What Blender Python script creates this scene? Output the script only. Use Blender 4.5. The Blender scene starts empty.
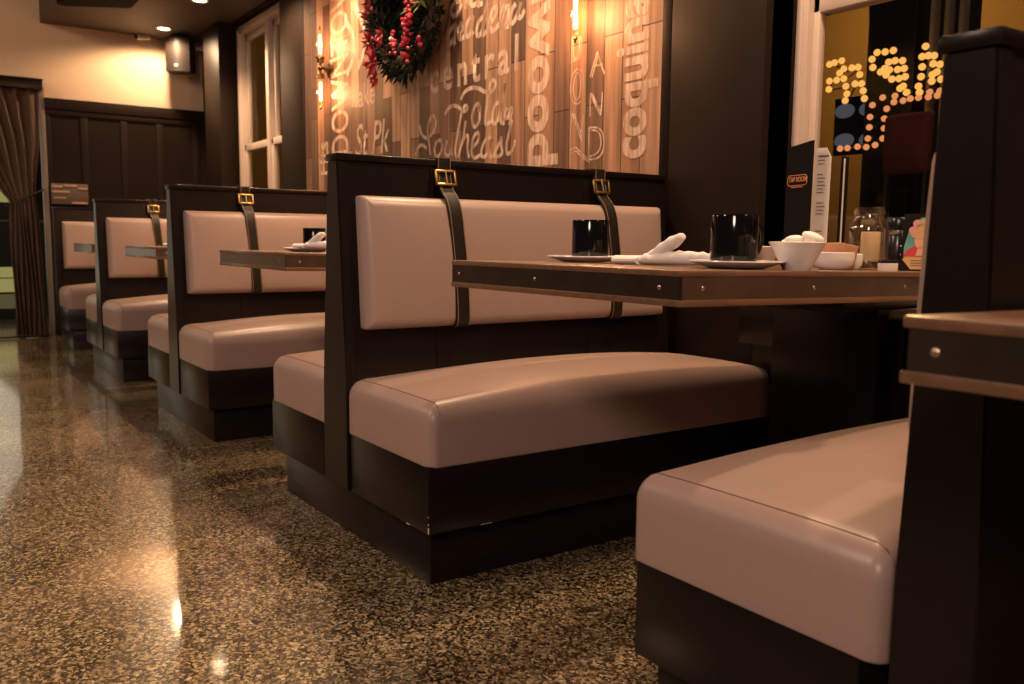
import bpy, bmesh, math, random
from mathutils import Vector, Matrix
PI = math.pi
S = bpy.context.scene
C = S.collection
random.seed(7)

# ------------------------------------------------------------------ camera
fw = Vector((-0.81780923, 0.56421256, -0.11336776)); rt = Vector((0.56692451, 0.82371133, 0.00981044)); up = rt.cross(fw)
cd = bpy.data.cameras.new('camera'); cam = bpy.data.objects.new('camera', cd); C.objects.link(cam)
m = Matrix.Identity(4)
for i in range(3):
    m[i][0], m[i][1], m[i][2] = rt[i], up[i], -fw[i]
m.translation = Vector((2.18660501, -0.93713095, 0.79356207))
cam.matrix_world = m
cd.sensor_width = 36; cd.lens = 880.98 / 1024 * 36; cd.clip_start = 0.02
cd.dof.use_dof = True; cd.dof.focus_distance = 1.95; cd.dof.aperture_fstop = 6.3
S.camera = cam

# ------------------------------------------------------------------ world, exposure
S.view_settings.view_transform = 'Standard'; S.view_settings.look = 'None'
S.view_settings.gamma = 1; S.view_settings.use_curve_mapping = False; S.view_settings.exposure = 0.0
w = bpy.data.worlds.new('world'); S.world = w; w.use_nodes = True
w.node_tree.nodes['Background'].inputs[0].default_value = (1.0, 0.66, 0.5, 1)
w.node_tree.nodes['Background'].inputs[1].default_value = 0.035

# ------------------------------------------------------------------ lights
def light(name, kind, loc, energy, color, parent=None, **kw):
    l = bpy.data.lights.new(name, kind); l.energy = energy; l.color = color
    for k, v in kw.items(): setattr(l, k, v)
    o = bpy.data.objects.new(name, l); C.objects.link(o); o.location = loc
    if parent: o.parent = parent
    return o
WARM = (1.0, 0.66, 0.38)
PINK = (1.0, 0.70, 0.56)
def area(name, loc, energy, size, target, color):
    o = light(name, 'AREA', loc, energy, color, shape='DISK', size=size)
    o.rotation_euler = (Vector(target) - Vector(loc)).to_track_quat('-Z', 'Y').to_euler()
    return o
area('aisle_fill', (3.4, -2.6, 2.5), 54, 0.7, (0.6, 0.3, 0.5), PINK)       # unseen area lights added over the aisle, no fixtures built
area('aisle_fill', (0.2, -2.6, 3.0), 42, 0.6, (-0.3, 0.2, 0.3), PINK)
area('aisle_fill', (-3.4, -2.4, 3.0), 34, 0.6, (-4.0, 0.3, 0.5), WARM)
area('vestibule_lamp', (-7.3, -1.0, 1.35), 7, 2.2, (-3.0, -.6, .8), (1.0, 0.88, 0.68))       # light of the room behind the curtain
light('room_fill', 'POINT', (-1.35, 3.9, 2.4), 34, (1.0, 0.62, 0.24), shadow_soft_size=0.12)  # added fill with no fixture, brightens the ochre wall behind the windows
light('room_fill', 'POINT', (-6.9, 3.0, 2.3), 8, (1.0, 0.66, 0.25), shadow_soft_size=0.12)  # second added fill, for the view through the far window

# ------------------------------------------------------------------ materials
def nt(name):
    mt = bpy.data.materials.new(name); mt.use_nodes = True
    return mt, mt.node_tree.nodes, mt.node_tree.links, mt.node_tree.nodes['Principled BSDF']
def mat(name, col, rough=0.5, metal=0.0, bump=0.0, scale=60.0, var=0.0, coat=0.0, spec=0.5, stretch=None):
    mt, N, L, b = nt(name)
    b.inputs['Base Color'].default_value = (*col, 1); b.inputs['Roughness'].default_value = rough
    b.inputs['Metallic'].default_value = metal; b.inputs['Coat Weight'].default_value = coat
    b.inputs['Specular IOR Level'].default_value = spec
    tc = N.new('ShaderNodeTexCoord'); src = tc.outputs['Object']
    if stretch:
        mp = N.new('ShaderNodeMapping'); mp.inputs['Scale'].default_value = stretch; L.new(src, mp.inputs[0]); src = mp.outputs[0]
    nz = N.new('ShaderNodeTexNoise'); nz.inputs['Scale'].default_value = scale; nz.inputs['Detail'].default_value = 4
    L.new(src, nz.inputs['Vector'])
    if var:
        mx = N.new('ShaderNodeMix'); mx.data_type = 'RGBA'
        mx.inputs[6].default_value = tuple(c * (1 - var) for c in col) + (1,)
        mx.inputs[7].default_value = tuple(min(1, c * (1 + var)) for c in col) + (1,)
        L.new(nz.outputs['Fac'], mx.inputs[0]); L.new(mx.outputs[2], b.inputs['Base Color'])
    if bump:
        bp = N.new('ShaderNodeBump'); bp.inputs['Strength'].default_value = bump; bp.inputs['Distance'].default_value = 0.002
        L.new(nz.outputs['Fac'], bp.inputs['Height']); L.new(bp.outputs[0], b.inputs['Normal'])
    return mt
def emis(name, col, strength):
    mt, N, L, b = nt(name)
    b.inputs['Base Color'].default_value = (0.02, 0.015, 0.01, 1)
    b.inputs['Emission Color'].default_value = (*col, 1); b.inputs['Emission Strength'].default_value = strength
    return mt
def glass(name, tint=(1, 1, 1), rough=0.02, base=0.06, edge=0.6):
    mt, N, L, b = nt(name); N.remove(b)
    out = N['Material Output']
    tr = N.new('ShaderNodeBsdfTransparent'); tr.inputs[0].default_value = (*tint, 1)
    gl = N.new('ShaderNodeBsdfGlossy'); gl.inputs['Roughness'].default_value = rough
    lw = N.new('ShaderNodeLayerWeight'); lw.inputs['Blend'].default_value = 0.35
    mr = N.new('ShaderNodeMapRange'); mr.inputs['To Min'].default_value = base; mr.inputs['To Max'].default_value = edge
    mx = N.new('ShaderNodeMixShader')
    L.new(lw.outputs['Facing'], mr.inputs[0]); L.new(mr.outputs[0], mx.inputs[0]); L.new(tr.outputs[0], mx.inputs[1]); L.new(gl.outputs[0], mx.inputs[2])
    L.new(mx.outputs[0], out.inputs['Surface'])
    return mt

M = {}
M['dark'] = mat('espresso_paint', (0.009, 0.0055, 0.005), 0.30, bump=0.05, scale=25, var=0.15, spec=0.3)
M['darkwall'] = mat('dark_brown_paint', (0.015, 0.0082, 0.0052), 0.55, bump=0.05, scale=20, var=0.12, spec=0.14)
M['vinyl'] = mat('taupe_vinyl', (0.37, 0.264, 0.228), 0.36, bump=0.10, scale=140, var=0.05)
M['seam'] = mat('vinyl_seam', (0.12, 0.075, 0.06), 0.6)
M['strap'] = mat('strap_leather', (0.018, 0.012, 0.009), 0.45, bump=0.2, scale=90, var=0.2, spec=.3)
M['thread'] = mat('strap_thread', (0.30, 0.20, 0.10), 0.6)
M['brass'] = mat('aged_brass', (0.52, 0.33, 0.14), 0.34, metal=1.0, bump=0.1, scale=80, var=0.25)
M['bronze'] = mat('dark_bronze', (0.13, 0.085, 0.04), 0.38, metal=1.0, bump=0.1, scale=80, var=0.2)
M['steel'] = mat('raw_steel', (0.20, 0.165, 0.14), 0.30, metal=1.0, bump=0.12, scale=18, var=0.3)
M['rivet'] = mat('rivet_steel', (0.6, 0.5, 0.42), 0.3, metal=1.0)
M['tabletop'] = mat('table_wood', (0.155, 0.078, 0.045), 0.34, bump=0.12, scale=14, var=0.45, stretch=(6, 0.6, 6), coat=0.2)
M['cream'] = mat('cream_plaster', (0.60, 0.44, 0.31), 0.75, bump=0.05, scale=60, var=0.04)
M['soffit'] = mat('olive_brown_ceiling_paint', (0.075, 0.055, 0.035), 0.6, bump=0.05, scale=40, var=0.08)
M['trim'] = mat('white_window_paint', (0.58, 0.47, 0.40), 0.45, bump=0.05, scale=30, var=0.05)
M['mug'] = mat('black_glaze', (0.004, 0.004, 0.0045), 0.08, spec=.42)
M['china'] = mat('white_china', (0.78, 0.74, 0.72), 0.22, coat=0.2)
M['linen'] = mat('white_linen', (0.80, 0.75, 0.72), 0.85, bump=0.35, scale=220, var=0.04)
M['creamer'] = mat('creamer_white', (0.82, 0.78, 0.72), 0.5)
M['packet'] = mat('brown_sugar_paper', (0.42, 0.20, 0.09), 0.65, bump=0.2, scale=60, var=0.4)
M['candle'] = mat('ivory_wax', (0.80, 0.62, 0.36), 0.5, bump=0.05, scale=30)
M['stone'] = mat('dark_pebbles', (0.10, 0.075, 0.055), 0.45, bump=0.2, scale=60, var=0.6)
M['blackplastic'] = mat('black_plastic', (0.008, 0.008, 0.009), 0.25)
M['blackcard'] = mat('black_card', (0.006, 0.0045, 0.0045), 0.6, bump=0.05, scale=80, spec=.2)
M['paper'] = mat('menu_paper', (0.80, 0.72, 0.64), 0.7)
M['ink'] = mat('grey_ink', (0.12, 0.10, 0.09), 0.7)
M['copper'] = mat('copper_print', (0.75, 0.30, 0.10), 0.45, bump=0.05, scale=60)
M['silver'] = mat('silver_band', (0.55, 0.52, 0.5), 0.25, metal=1.0)
M['whiteplastic'] = mat('white_plastic', (0.7, 0.62, 0.54), 0.4)
M['greyplastic'] = mat('grey_speaker_plastic', (0.018, 0.014, 0.012), 0.5, bump=0.2, scale=300, spec=.25)
M['curtain'] = mat('brown_curtain_cloth', (0.19, 0.12, 0.088), 0.85, bump=0.2, scale=90, var=0.12)
M['cord'] = mat('dark_cord', (0.01, 0.008, 0.007), 0.7)
M['jamb'] = mat('grey_brown_jamb', (0.20, 0.165, 0.14), 0.4)
M['leaf'] = mat('pine_green', (0.007, 0.011, 0.004), 0.75, var=0.5, scale=40, spec=.2)
M['olive'] = mat('olive_leaf', (0.11, 0.13, 0.025), 0.55, var=0.4, scale=40)
M['red'] = mat('red_petal', (0.28, 0.008, 0.014), 0.55, var=0.4, scale=60)
M['berry'] = mat('red_berry', (0.40, 0.015, 0.04), 0.35)
M['pinecone'] = mat('pinecone_brown', (0.05, 0.028, 0.016), 0.7, var=0.3)
M['white_bud'] = mat('pale_bud', (0.7, 0.6, 0.5), 0.5)
M['ochre'] = mat('ochre_plaster', (0.38, 0.22, 0.06), 0.8, bump=0.05, scale=20, var=0.06)
M['blackmetal'] = mat('black_metal', (0.008, 0.007, 0.006), 0.4)
M['matteblack'] = mat('matte_black_paint', (0.004, 0.003, 0.0035), 0.8, spec=.1)
M['plaque'] = mat('plaque_brown', (0.13, 0.08, 0.06), 0.55, var=.3, scale=30)
M['slat'] = mat('grey_brown_post', (0.34, 0.28, 0.20), 0.5)
M['redcloth'] = mat('dull_red_cloth', (0.16, 0.035, 0.022), 0.8, var=0.2)
M['pinkwood'] = mat('pale_wood', (0.45, 0.28, 0.2), 0.5, var=0.1, scale=20)
M['filament'] = emis('glowing_filament', (1.0, 0.62, 0.30), 10)
M['downlight'] = emis('downlight_glow', (1.0, 0.70, 0.42), 42)
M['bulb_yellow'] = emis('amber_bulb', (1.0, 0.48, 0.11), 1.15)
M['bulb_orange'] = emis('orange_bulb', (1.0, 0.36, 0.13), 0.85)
M['blueblob'] = emis('blue_blob_glow', (0.48, 0.50, 0.66), 0.13)
M['yellowpane'] = emis('yellow_lit_pane', (0.75, 0.66, 0.22), 0.35)
M['olivepane'] = emis('olive_lit_pane', (0.30, 0.24, 0.11), 0.25)
M['bulbglass'] = glass('bulb_glass', (1.0, 0.93, 0.84), 0.2, 0.0, 0.10)
M['jarglass'] = glass('jar_glass', (0.95, 0.93, 0.9), 0.02, 0.04, 0.75)
M['paneglass'] = glass('window_glass', (0.97, 0.95, 0.92), 0.01, 0.015, 0.05)
M['teal'] = mat('teal_print', (0.13, 0.42, 0.38), 0.5)
M['skin_print'] = mat('peach_print', (0.80, 0.42, 0.24), 0.5)
M['red_print'] = mat('red_print', (0.60, 0.05, 0.05), 0.5)
M['gold_print'] = mat('gold_print', (0.66, 0.40, 0.16), 0.5)
M['pink_print'] = mat('pink_print', (0.75, 0.35, 0.30), 0.5)

def floor_mat():
    mt, N, L, b = nt('terrazzo_floor')
    tc = N.new('ShaderNodeTexCoord')
    v = N.new('ShaderNodeTexVoronoi'); v.inputs['Scale'].default_value = 175
    nz0 = N.new('ShaderNodeTexNoise'); nz0.inputs['Scale'].default_value = 140; nz0.inputs['Detail'].default_value = 2
    ad = N.new('ShaderNodeMix'); ad.data_type = 'RGBA'; ad.blend_type = 'LINEAR_LIGHT'; ad.inputs[0].default_value = 0.006
    L.new(tc.outputs['Object'], ad.inputs[6]); L.new(nz0.outputs['Color'], ad.inputs[7]); L.new(tc.outputs['Object'], nz0.inputs['Vector'])
    L.new(ad.outputs[2], v.inputs['Vector'])
    sep = N.new('ShaderNodeSeparateColor'); L.new(v.outputs['Color'], sep.inputs[0])
    cr = N.new('ShaderNodeValToRGB'); L.new(sep.outputs[0], cr.inputs[0])
    e = cr.color_ramp; e.interpolation = 'CONSTANT'
    e.elements[0].position = 0; e.elements[0].color = (0.020, 0.015, 0.010, 1)
    e.elements[1].position = 0.30; e.elements[1].color = (0.085, 0.061, 0.031, 1)
    for p, c in ((0.50, (0.21, 0.150, 0.074, 1)), (0.66, (0.36, 0.265, 0.136, 1)), (0.84, (0.52, 0.40, 0.23, 1)), (0.95, (0.66, 0.545, 0.355, 1))):
        x = e.elements.new(p); x.color = c
    nz = N.new('ShaderNodeTexNoise'); nz.inputs['Scale'].default_value = 2.2; nz.inputs['Detail'].default_value = 5
    L.new(tc.outputs['Object'], nz.inputs['Vector'])
    mr = N.new('ShaderNodeMapRange'); mr.inputs['From Min'].default_value = .3; mr.inputs['From Max'].default_value = .7; mr.inputs['To Min'].default_value = .75; mr.inputs['To Max'].default_value = 1.15
    L.new(nz.outputs['Fac'], mr.inputs[0])
    mx = N.new('ShaderNodeMix'); mx.data_type = 'RGBA'; mx.blend_type = 'MULTIPLY'; mx.inputs[0].default_value = 1
    L.new(cr.outputs[0], mx.inputs[6]); L.new(mr.outputs[0], mx.inputs[7]); L.new(mx.outputs[2], b.inputs['Base Color'])
    r2 = N.new('ShaderNodeMapRange'); r2.inputs['To Min'].default_value = .22; r2.inputs['To Max'].default_value = .34
    L.new(nz.outputs['Fac'], r2.inputs[0]); L.new(r2.outputs[0], b.inputs['Roughness'])
    bp = N.new('ShaderNodeBump'); bp.inputs['Strength'].default_value = 0.02; bp.inputs['Distance'].default_value = 0.002
    n3 = N.new('ShaderNodeTexNoise'); n3.inputs['Scale'].default_value = 45; L.new(tc.outputs['Object'], n3.inputs['Vector'])
    L.new(n3.outputs['Fac'], bp.inputs['Height']); L.new(bp.outputs[0], b.inputs['Normal'])
    b.inputs['Specular IOR Level'].default_value = 0.4
    b.inputs['Coat Weight'].default_value = 1; b.inputs['Coat IOR'].default_value = 1.62; b.inputs['Coat Roughness'].default_value = .075
    L.new(bp.outputs[0], b.inputs['Coat Normal'])
    return mt
M['floor'] = floor_mat()

def plank_mat():
    mt, N, L, b = nt('reclaimed_planks')
    tc = N.new('ShaderNodeTexCoord'); sp = N.new('ShaderNodeSeparateXYZ'); L.new(tc.outputs['Object'], sp.inputs[0])
    cb = N.new('ShaderNodeCombineXYZ'); L.new(sp.outputs[2], cb.inputs[0]); L.new(sp.outputs[0], cb.inputs[1])
    br = N.new('ShaderNodeTexBrick'); L.new(cb.outputs[0], br.inputs['Vector'])
    br.inputs['Scale'].default_value = 1; br.inputs['Brick Width'].default_value = 0.62; br.inputs['Row Height'].default_value = 0.098
    br.inputs['Mortar Size'].default_value = 0.0022; br.offset = 0.37; br.offset_frequency = 2; br.squash = 1.0
    br.inputs['Color1'].default_value = (0.0, 0.0, 0.0, 1); br.inputs['Color2'].default_value = (1, 1, 1, 1); br.inputs['Mortar'].default_value = (0.5, 0.5, 0.5, 1)
    ramp = N.new('ShaderNodeValToRGB'); L.new(br.outputs['Color'], ramp.inputs[0])
    e = ramp.color_ramp
    e.elements[0].position = 0; e.elements[0].color = (0.070, 0.033, 0.018, 1)
    e.elements[1].position = 1; e.elements[1].color = (0.50, 0.29, 0.175, 1)
    for p, c in ((0.3, (0.17, 0.09, 0.055, 1)), (0.55, (0.30, 0.155, 0.088, 1)), (0.8, (0.38, 0.215, 0.13, 1))):
        x = e.elements.new(p); x.color = c
    mp = N.new('ShaderNodeMapping'); mp.inputs['Scale'].default_value = (38, 8, 2.4); L.new(tc.outputs['Object'], mp.inputs[0])
    nz = N.new('ShaderNodeTexNoise'); nz.inputs['Scale'].default_value = 1; nz.inputs['Detail'].default_value = 6; L.new(mp.outputs[0], nz.inputs['Vector'])
    mr = N.new('ShaderNodeMapRange'); mr.inputs['From Min'].default_value = .3; mr.inputs['From Max'].default_value = .7; mr.inputs['To Min'].default_value = .55; mr.inputs['To Max'].default_value = 1.3
    L.new(nz.outputs['Fac'], mr.inputs[0])
    mx = N.new('ShaderNodeMix'); mx.data_type = 'RGBA'; mx.blend_type = 'MULTIPLY'; mx.inputs[0].default_value = 1
    L.new(ramp.outputs[0], mx.inputs[6]); L.new(mr.outputs[0], mx.inputs[7])
    m2 = N.new('ShaderNodeMix'); m2.data_type = 'RGBA'; L.new(br.outputs['Fac'], m2.inputs[0]); L.new(mx.outputs[2], m2.inputs[6]); m2.inputs[7].default_value = (0.012, 0.006, 0.004, 1)
    L.new(m2.outputs[2], b.inputs['Base Color'])
    bp = N.new('ShaderNodeBump'); bp.inputs['Strength'].default_value = 0.5; bp.inputs['Distance'].default_value = 0.004
    sb = N.new('ShaderNodeMath'); sb.operation = 'SUBTRACT'; L.new(nz.outputs['Fac'], sb.inputs[0]); L.new(br.outputs['Fac'], sb.inputs[1])
    L.new(sb.outputs[0], bp.inputs['Height']); L.new(bp.outputs[0], b.inputs['Normal'])
    b.inputs['Roughness'].default_value = 0.6
    return mt
M['planks'] = plank_mat()
def chalk_mat():
    mt, N, L, b = nt('worn_white_lettering')
    b.inputs['Base Color'].default_value = (0.72, 0.53, 0.41, 1); b.inputs['Roughness'].default_value = 0.75
    tc = N.new('ShaderNodeTexCoord'); mp = N.new('ShaderNodeMapping'); mp.inputs['Scale'].default_value = (60, 10, 9); L.new(tc.outputs['Object'], mp.inputs[0])
    nz = N.new('ShaderNodeTexNoise'); nz.inputs['Scale'].default_value = 1; nz.inputs['Detail'].default_value = 5; L.new(mp.outputs[0], nz.inputs['Vector'])
    mr = N.new('ShaderNodeMapRange'); mr.inputs['From Min'].default_value = .35; mr.inputs['From Max'].default_value = .62; mr.inputs['To Min'].default_value = .92; mr.inputs['To Max'].default_value = .38
    L.new(nz.outputs['Fac'], mr.inputs[0]); L.new(mr.outputs[0], b.inputs['Alpha'])
    return mt
M['chalk'] = chalk_mat()

# ------------------------------------------------------------------ mesh helpers
def finish(bm, name, material, parent=None, loc=None, smooth=True, angle=38):
    bmesh.ops.recalc_face_normals(bm, faces=bm.faces[:])
    if smooth:
        for f in bm.faces: f.smooth = True
        lim = math.radians(angle)
        for e in bm.edges:
            if len(e.link_faces) == 2 and e.calc_face_angle(0) > lim: e.smooth = False
    me = bpy.data.meshes.new(name); bm.to_mesh(me); bm.free()
    me.materials.append(M[material] if isinstance(material, str) else material)
    o = bpy.data.objects.new(name, me); C.objects.link(o)
    if parent: o.parent = parent
    if loc: o.location = loc
    return o
def box(bm, x0, x1, y0, y1, z0, z1, bev=0.0, mtx=None):
    r = bmesh.ops.create_cube(bm, size=1)
    vs = r['verts']
    for v in vs:
        v.co = Vector((x0 + (v.co.x + .5) * (x1 - x0), y0 + (v.co.y + .5) * (y1 - y0), z0 + (v.co.z + .5) * (z1 - z0)))
    if bev:
        es = list({e for v in vs for e in v.link_edges})
        g = bmesh.ops.bevel(bm, geom=es, offset=bev, segments=2, affect='EDGES', profile=.5)
        vs = list({v for f in g['faces'] for v in f.verts} | {v for v in vs if v.is_valid})
    if mtx:
        for v in vs: v.co = mtx @ v.co
    return vs
def bxo(name, material, dims, parent=None, bev=0.0, loc=None):
    bm = bmesh.new(); box(bm, *dims, bev=bev); return finish(bm, name, material, parent, loc)
def prism(bm, pts, axis, a0, a1):
    """extrude a closed 2-D outline along an axis; pts are the two other coordinates in xyz order"""
    def mk(p, a):
        return {'x': (a, p[0], p[1]), 'y': (p[0], a, p[1]), 'z': (p[0], p[1], a)}[axis]
    A = [bm.verts.new(mk(p, a0)) for p in pts]; B = [bm.verts.new(mk(p, a1)) for p in pts]
    n = len(pts)
    bm.faces.new(A); bm.faces.new(B[::-1])
    for i in range(n): bm.faces.new((A[i], B[i], B[(i + 1) % n], A[(i + 1) % n]))
def lathe(bm, prof, n=32, centre=(0, 0, 0), closed=False):
    cx, cy, cz = centre; rings = []
    for r, z in prof:
        if r < 1e-6: rings.append([bm.verts.new((cx, cy, cz + z))])
        else: rings.append([bm.verts.new((cx + r * math.cos(2 * PI * k / n), cy + r * math.sin(2 * PI * k / n), cz + z)) for k in range(n)])
    for a, b in zip(rings, rings[1:]):
        for k in range(n):
            k2 = (k + 1) % n
            if len(a) == 1 and len(b) == 1: continue
            if len(a) == 1: bm.faces.new((a[0], b[k], b[k2]))
            elif len(b) == 1: bm.faces.new((a[k], a[k2], b[0]))
            else: bm.faces.new((a[k], a[k2], b[k2], b[k]))
    return [v for r in rings for v in r]
def tube(bm, path, rad, n=10, cap=True, flat=None):
    """swept tube; rad a number or a list of radii or (a, b) half widths"""
    P = [Vector(p) for p in path]; k = len(P); rings = []; prev = None
    for i, p in enumerate(P):
        t = (P[min(i + 1, k - 1)] - P[max(i - 1, 0)]).normalized()
        if prev is None:
            ref = Vector((0, 0, 1)) if abs(t.z) < .9 else Vector((1, 0, 0))
            u = (ref - t * ref.dot(t)).normalized()
        else:
            u = (prev - t * prev.dot(t)).normalized()
        prev = u; v = t.cross(u)
        r = rad[i] if isinstance(rad, (list, tuple)) else rad
        a, b = r if isinstance(r, (list, tuple)) else (r, r)
        rings.append([bm.verts.new(p + u * a * math.cos(2 * PI * j / n) + v * b * math.sin(2 * PI * j / n)) for j in range(n)])
    for A, B in zip(rings, rings[1:]):
        for j in range(n): bm.faces.new((A[j], A[(j + 1) % n], B[(j + 1) % n], B[j]))
    if cap: bm.faces.new(rings[0]); bm.faces.new(rings[-1][::-1])
def catmull(pts, n=6):
    P = [Vector(p) for p in pts]; out = []
    for i in range(len(P) - 1):
        a = P[max(i - 1, 0)]; b = P[i]; c = P[i + 1]; d = P[min(i + 2, len(P) - 1)]
        for j in range(n):
            t = j / n
            out.append(.5 * ((2 * b) + (c - a) * t + (2 * a - 5 * b + 4 * c - d) * t * t + (3 * b - a - 3 * c + d) * t ** 3))
    out.append(P[-1]); return out
def cushion_bm(x0, x1, y0, y1, z0, z1, r, crown=None, seg=5, mid=12):
    """rounded block; crown = (axis index, sign, height) swells one side"""
    c = Vector(((x0 + x1) / 2, (y0 + y1) / 2, (z0 + z1) / 2)); h = Vector(((x1 - x0) / 2, (y1 - y0) / 2, (z1 - z0) / 2))
    def ticks(hh):
        a = [-(hh - r) - r * math.tan(PI / 4 * (1 - i / seg)) for i in range(seg)]
        b = [-(hh - r) + 2 * (hh - r) * i / mid for i in range(mid + 1)]
        return a + b + [-x for x in a[::-1]]
    bm = bmesh.new()
    for ax in range(3):
        u, v = [(1, 2), (0, 2), (0, 1)][ax]; tu, tv = ticks(h[u]), ticks(h[v])
        for sg in (-1, 1):
            g = []
            for a in tu:
                row = []
                for b in tv:
                    p = Vector((0, 0, 0)); p[ax] = sg * h[ax]; p[u] = a; p[v] = b
                    q = Vector([max(-(h[i] - r), min(h[i] - r, p[i])) for i in range(3)])
                    d = p - q; row.append(bm.verts.new(c + q + d.normalized() * r))
                g.append(row)
            for i in range(len(tu) - 1):
                for j in range(len(tv) - 1): bm.faces.new((g[i][j], g[i + 1][j], g[i + 1][j + 1], g[i][j + 1]))
    bmesh.ops.remove_doubles(bm, verts=bm.verts[:], dist=1e-5)
    if crown:
        ax, sg, amt = crown; u, v = [(1, 2), (0, 2), (0, 1)][ax]
        for w_ in bm.verts:
            q = w_.co - c; t = max(0, min(1, (sg * q[ax] / h[ax] + .3) / 1.3))
            w_.co[ax] += sg * amt * t * (1 - abs(q[u] / h[u]) ** 3) * (1 - abs(q[v] / h[v]) ** 2.2)
    return bm
def pad_bm(x0, x1, y0, y1, z0, z1, rt_=.036, rb=.010, rv=.026, crown=.03, pu=3, pv=2.2):
    """upholstered pad: flat underside with a tight edge, swelling top with a soft edge"""
    cx, cy = (x0 + x1) / 2, (y0 + y1) / 2; hx, hy = (x1 - x0) / 2, (y1 - y0) / 2; H = z1 - z0
    def outline(s_):
        a, b = hx - s_, hy - s_; r_ = max(rv - s_, min(a, b) * .25 if min(a, b) < .05 else .006); r_ = min(r_, a, b); pts = []
        for qx, qy, a0 in ((1, 1, 0), (-1, 1, PI / 2), (-1, -1, PI), (1, -1, 1.5 * PI)):
            arc = [(qx * (a - r_) + r_ * math.cos(a0 + k * PI / 12), qy * (b - r_) + r_ * math.sin(a0 + k * PI / 12)) for k in range(7)]
            pts += arc
            nxt = {(1, 1): (-1, 1), (-1, 1): (-1, -1), (-1, -1): (1, -1), (1, -1): (1, 1)}[(qx, qy)]
            e0 = arc[-1]; e1 = (nxt[0] * (a - r_) + r_ * math.cos(a0 + PI / 2), nxt[1] * (b - r_) + r_ * math.sin(a0 + PI / 2))
            nn = 14 if qx == nxt[0] else 6
            pts += [(e0[0] + (e1[0] - e0[0]) * k / nn, e0[1] + (e1[1] - e0[1]) * k / nn) for k in range(1, nn)]
        return pts
    lv = [(min(hx, hy) * .9, 0), (rb, 0)] + [(rb - rb * math.sin(t), rb - rb * math.cos(t)) for t in (.4, .8, 1.2, PI / 2)]
    lv += [(0, rb + (H - rb - rt_) * k / 4) for k in range(1, 5)]
    lv += [(rt_ - rt_ * math.cos(t), H - rt_ + rt_ * math.sin(t)) for t in (.2, .4, .6, .8, 1.0, 1.2, 1.4, PI / 2)]
    m_ = min(hx, hy) * .97
    lv += [(rt_ + (m_ - rt_) * k / 7, H) for k in range(1, 8)]
    bm = bmesh.new(); rings = []
    for s_, z in lv:
        ring = []
        for a, b in outline(s_):
            f = max(0, min(1, (z - H * .45) / (H * .55)))
            zz = z + crown * f * (1 - abs(a / hx) ** pu) * (1 - abs(b / hy) ** pv)
            ring.append(bm.verts.new((cx + a, cy + b, z0 + zz)))
        rings.append(ring)
    n = len(rings[0])
    for A, B in zip(rings, rings[1:]):
        for k in range(n): bm.faces.new((A[k], A[(k + 1) % n], B[(k + 1) % n], B[k]))
    bm.faces.new(rings[0][::-1]); bm.faces.new(rings[-1])
    return bm
def tag(o, label=None, cat=None, group=None, kind=None):
    if label: o['label'] = label
    if cat: o['category'] = cat
    if group: o['group'] = group
    if kind: o['kind'] = kind
    return o
def thing(name, label, cat, loc=(0, 0, 0), group=None, rz=0):
    o = bpy.data.objects.new(name, None); C.objects.link(o); o.location = loc; o.rotation_euler = (0, 0, rz); o.empty_display_size = .1
    return tag(o, label, cat, group)
def struct(o): o['kind'] = 'structure'; return o
def text_mesh(body, size, bold=0.0, shear=0.0, extrude=0.0, sx=1.0, align='LEFT', space=1.0):
    cu = bpy.data.curves.new('lettering', 'FONT'); cu.body = body; cu.size = size; cu.offset = bold; cu.shear = shear
    cu.extrude = extrude; cu.align_x = align; cu.space_character = space; cu.resolution_u = 4
    o = bpy.data.objects.new('lettering', cu); C.objects.link(o)
    dg = bpy.context.evaluated_depsgraph_get()
    me = bpy.data.meshes.new_from_object(o.evaluated_get(dg))
    bpy.data.objects.remove(o); bpy.data.curves.remove(cu)
    for v in me.vertices: v.co.x *= sx
    return me
def text_obj(name, body, size, material, mtx, parent=None, **kw):
    me = text_mesh(body, size, **kw); me.transform(mtx); me.materials.clear(); me.materials.append(M[material])
    o = bpy.data.objects.new(name, me); C.objects.link(o)
    if parent: o.parent = parent
    return o
def copy_part(src, parent):
    c = src.copy(); C.objects.link(c); c.parent = parent
    for ch in list(src.children): copy_part(ch, c)
    return c

# ------------------------------------------------------------------ the setting
WY, RY, FX, CZ = 1.165, 1.29, -5.8, 2.46
struct(bxo('floor', 'floor', (-9, 4.6, -4.5, 5.2, -.1, 0)))
# wall along the booths: knee wall, bays behind the panel and the windows
bm = bmesh.new()
W1 = (-4.90, -3.50); W2 = (0.422, 1.98)
box(bm, FX - .1, W1[0], RY, RY + .1, 0, 2.75)
box(bm, W1[1], W2[0], WY + .03, RY + .1, 0, 2.75)
box(bm, W2[1], 4.6, RY, RY + .1, 0, 2.75)
for a, b, hi in ((W1[0], W1[1], 2.44), (W2[0], W2[1], 2.46)):
    box(bm, a, b, RY, RY + .1, 0, .60)
    box(bm, a, b, RY - .02, RY + .1, hi, 2.75)
struct(finish(bm, 'wall_right', 'darkwall', smooth=False))
bm = bmesh.new(); box(bm, W1[0] - .02, W1[1] + .02, WY, RY, 0, .60); box(bm, W2[0], W2[1], WY, RY, 0, .60)
struct(finish(bm, 'trim_1', 'dark', smooth=False))
for k, (a, b) in enumerate(((-5.31, -4.90), (-3.56, -3.14), (0.036, 0.422), (1.98, 2.36))):
    bm = bmesh.new(); box(bm, a, b, WY, RY - .001, 0, CZ, bev=.004)
    struct(finish(bm, 'trim_%d' % (k + 2), 'darkwall'))
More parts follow.
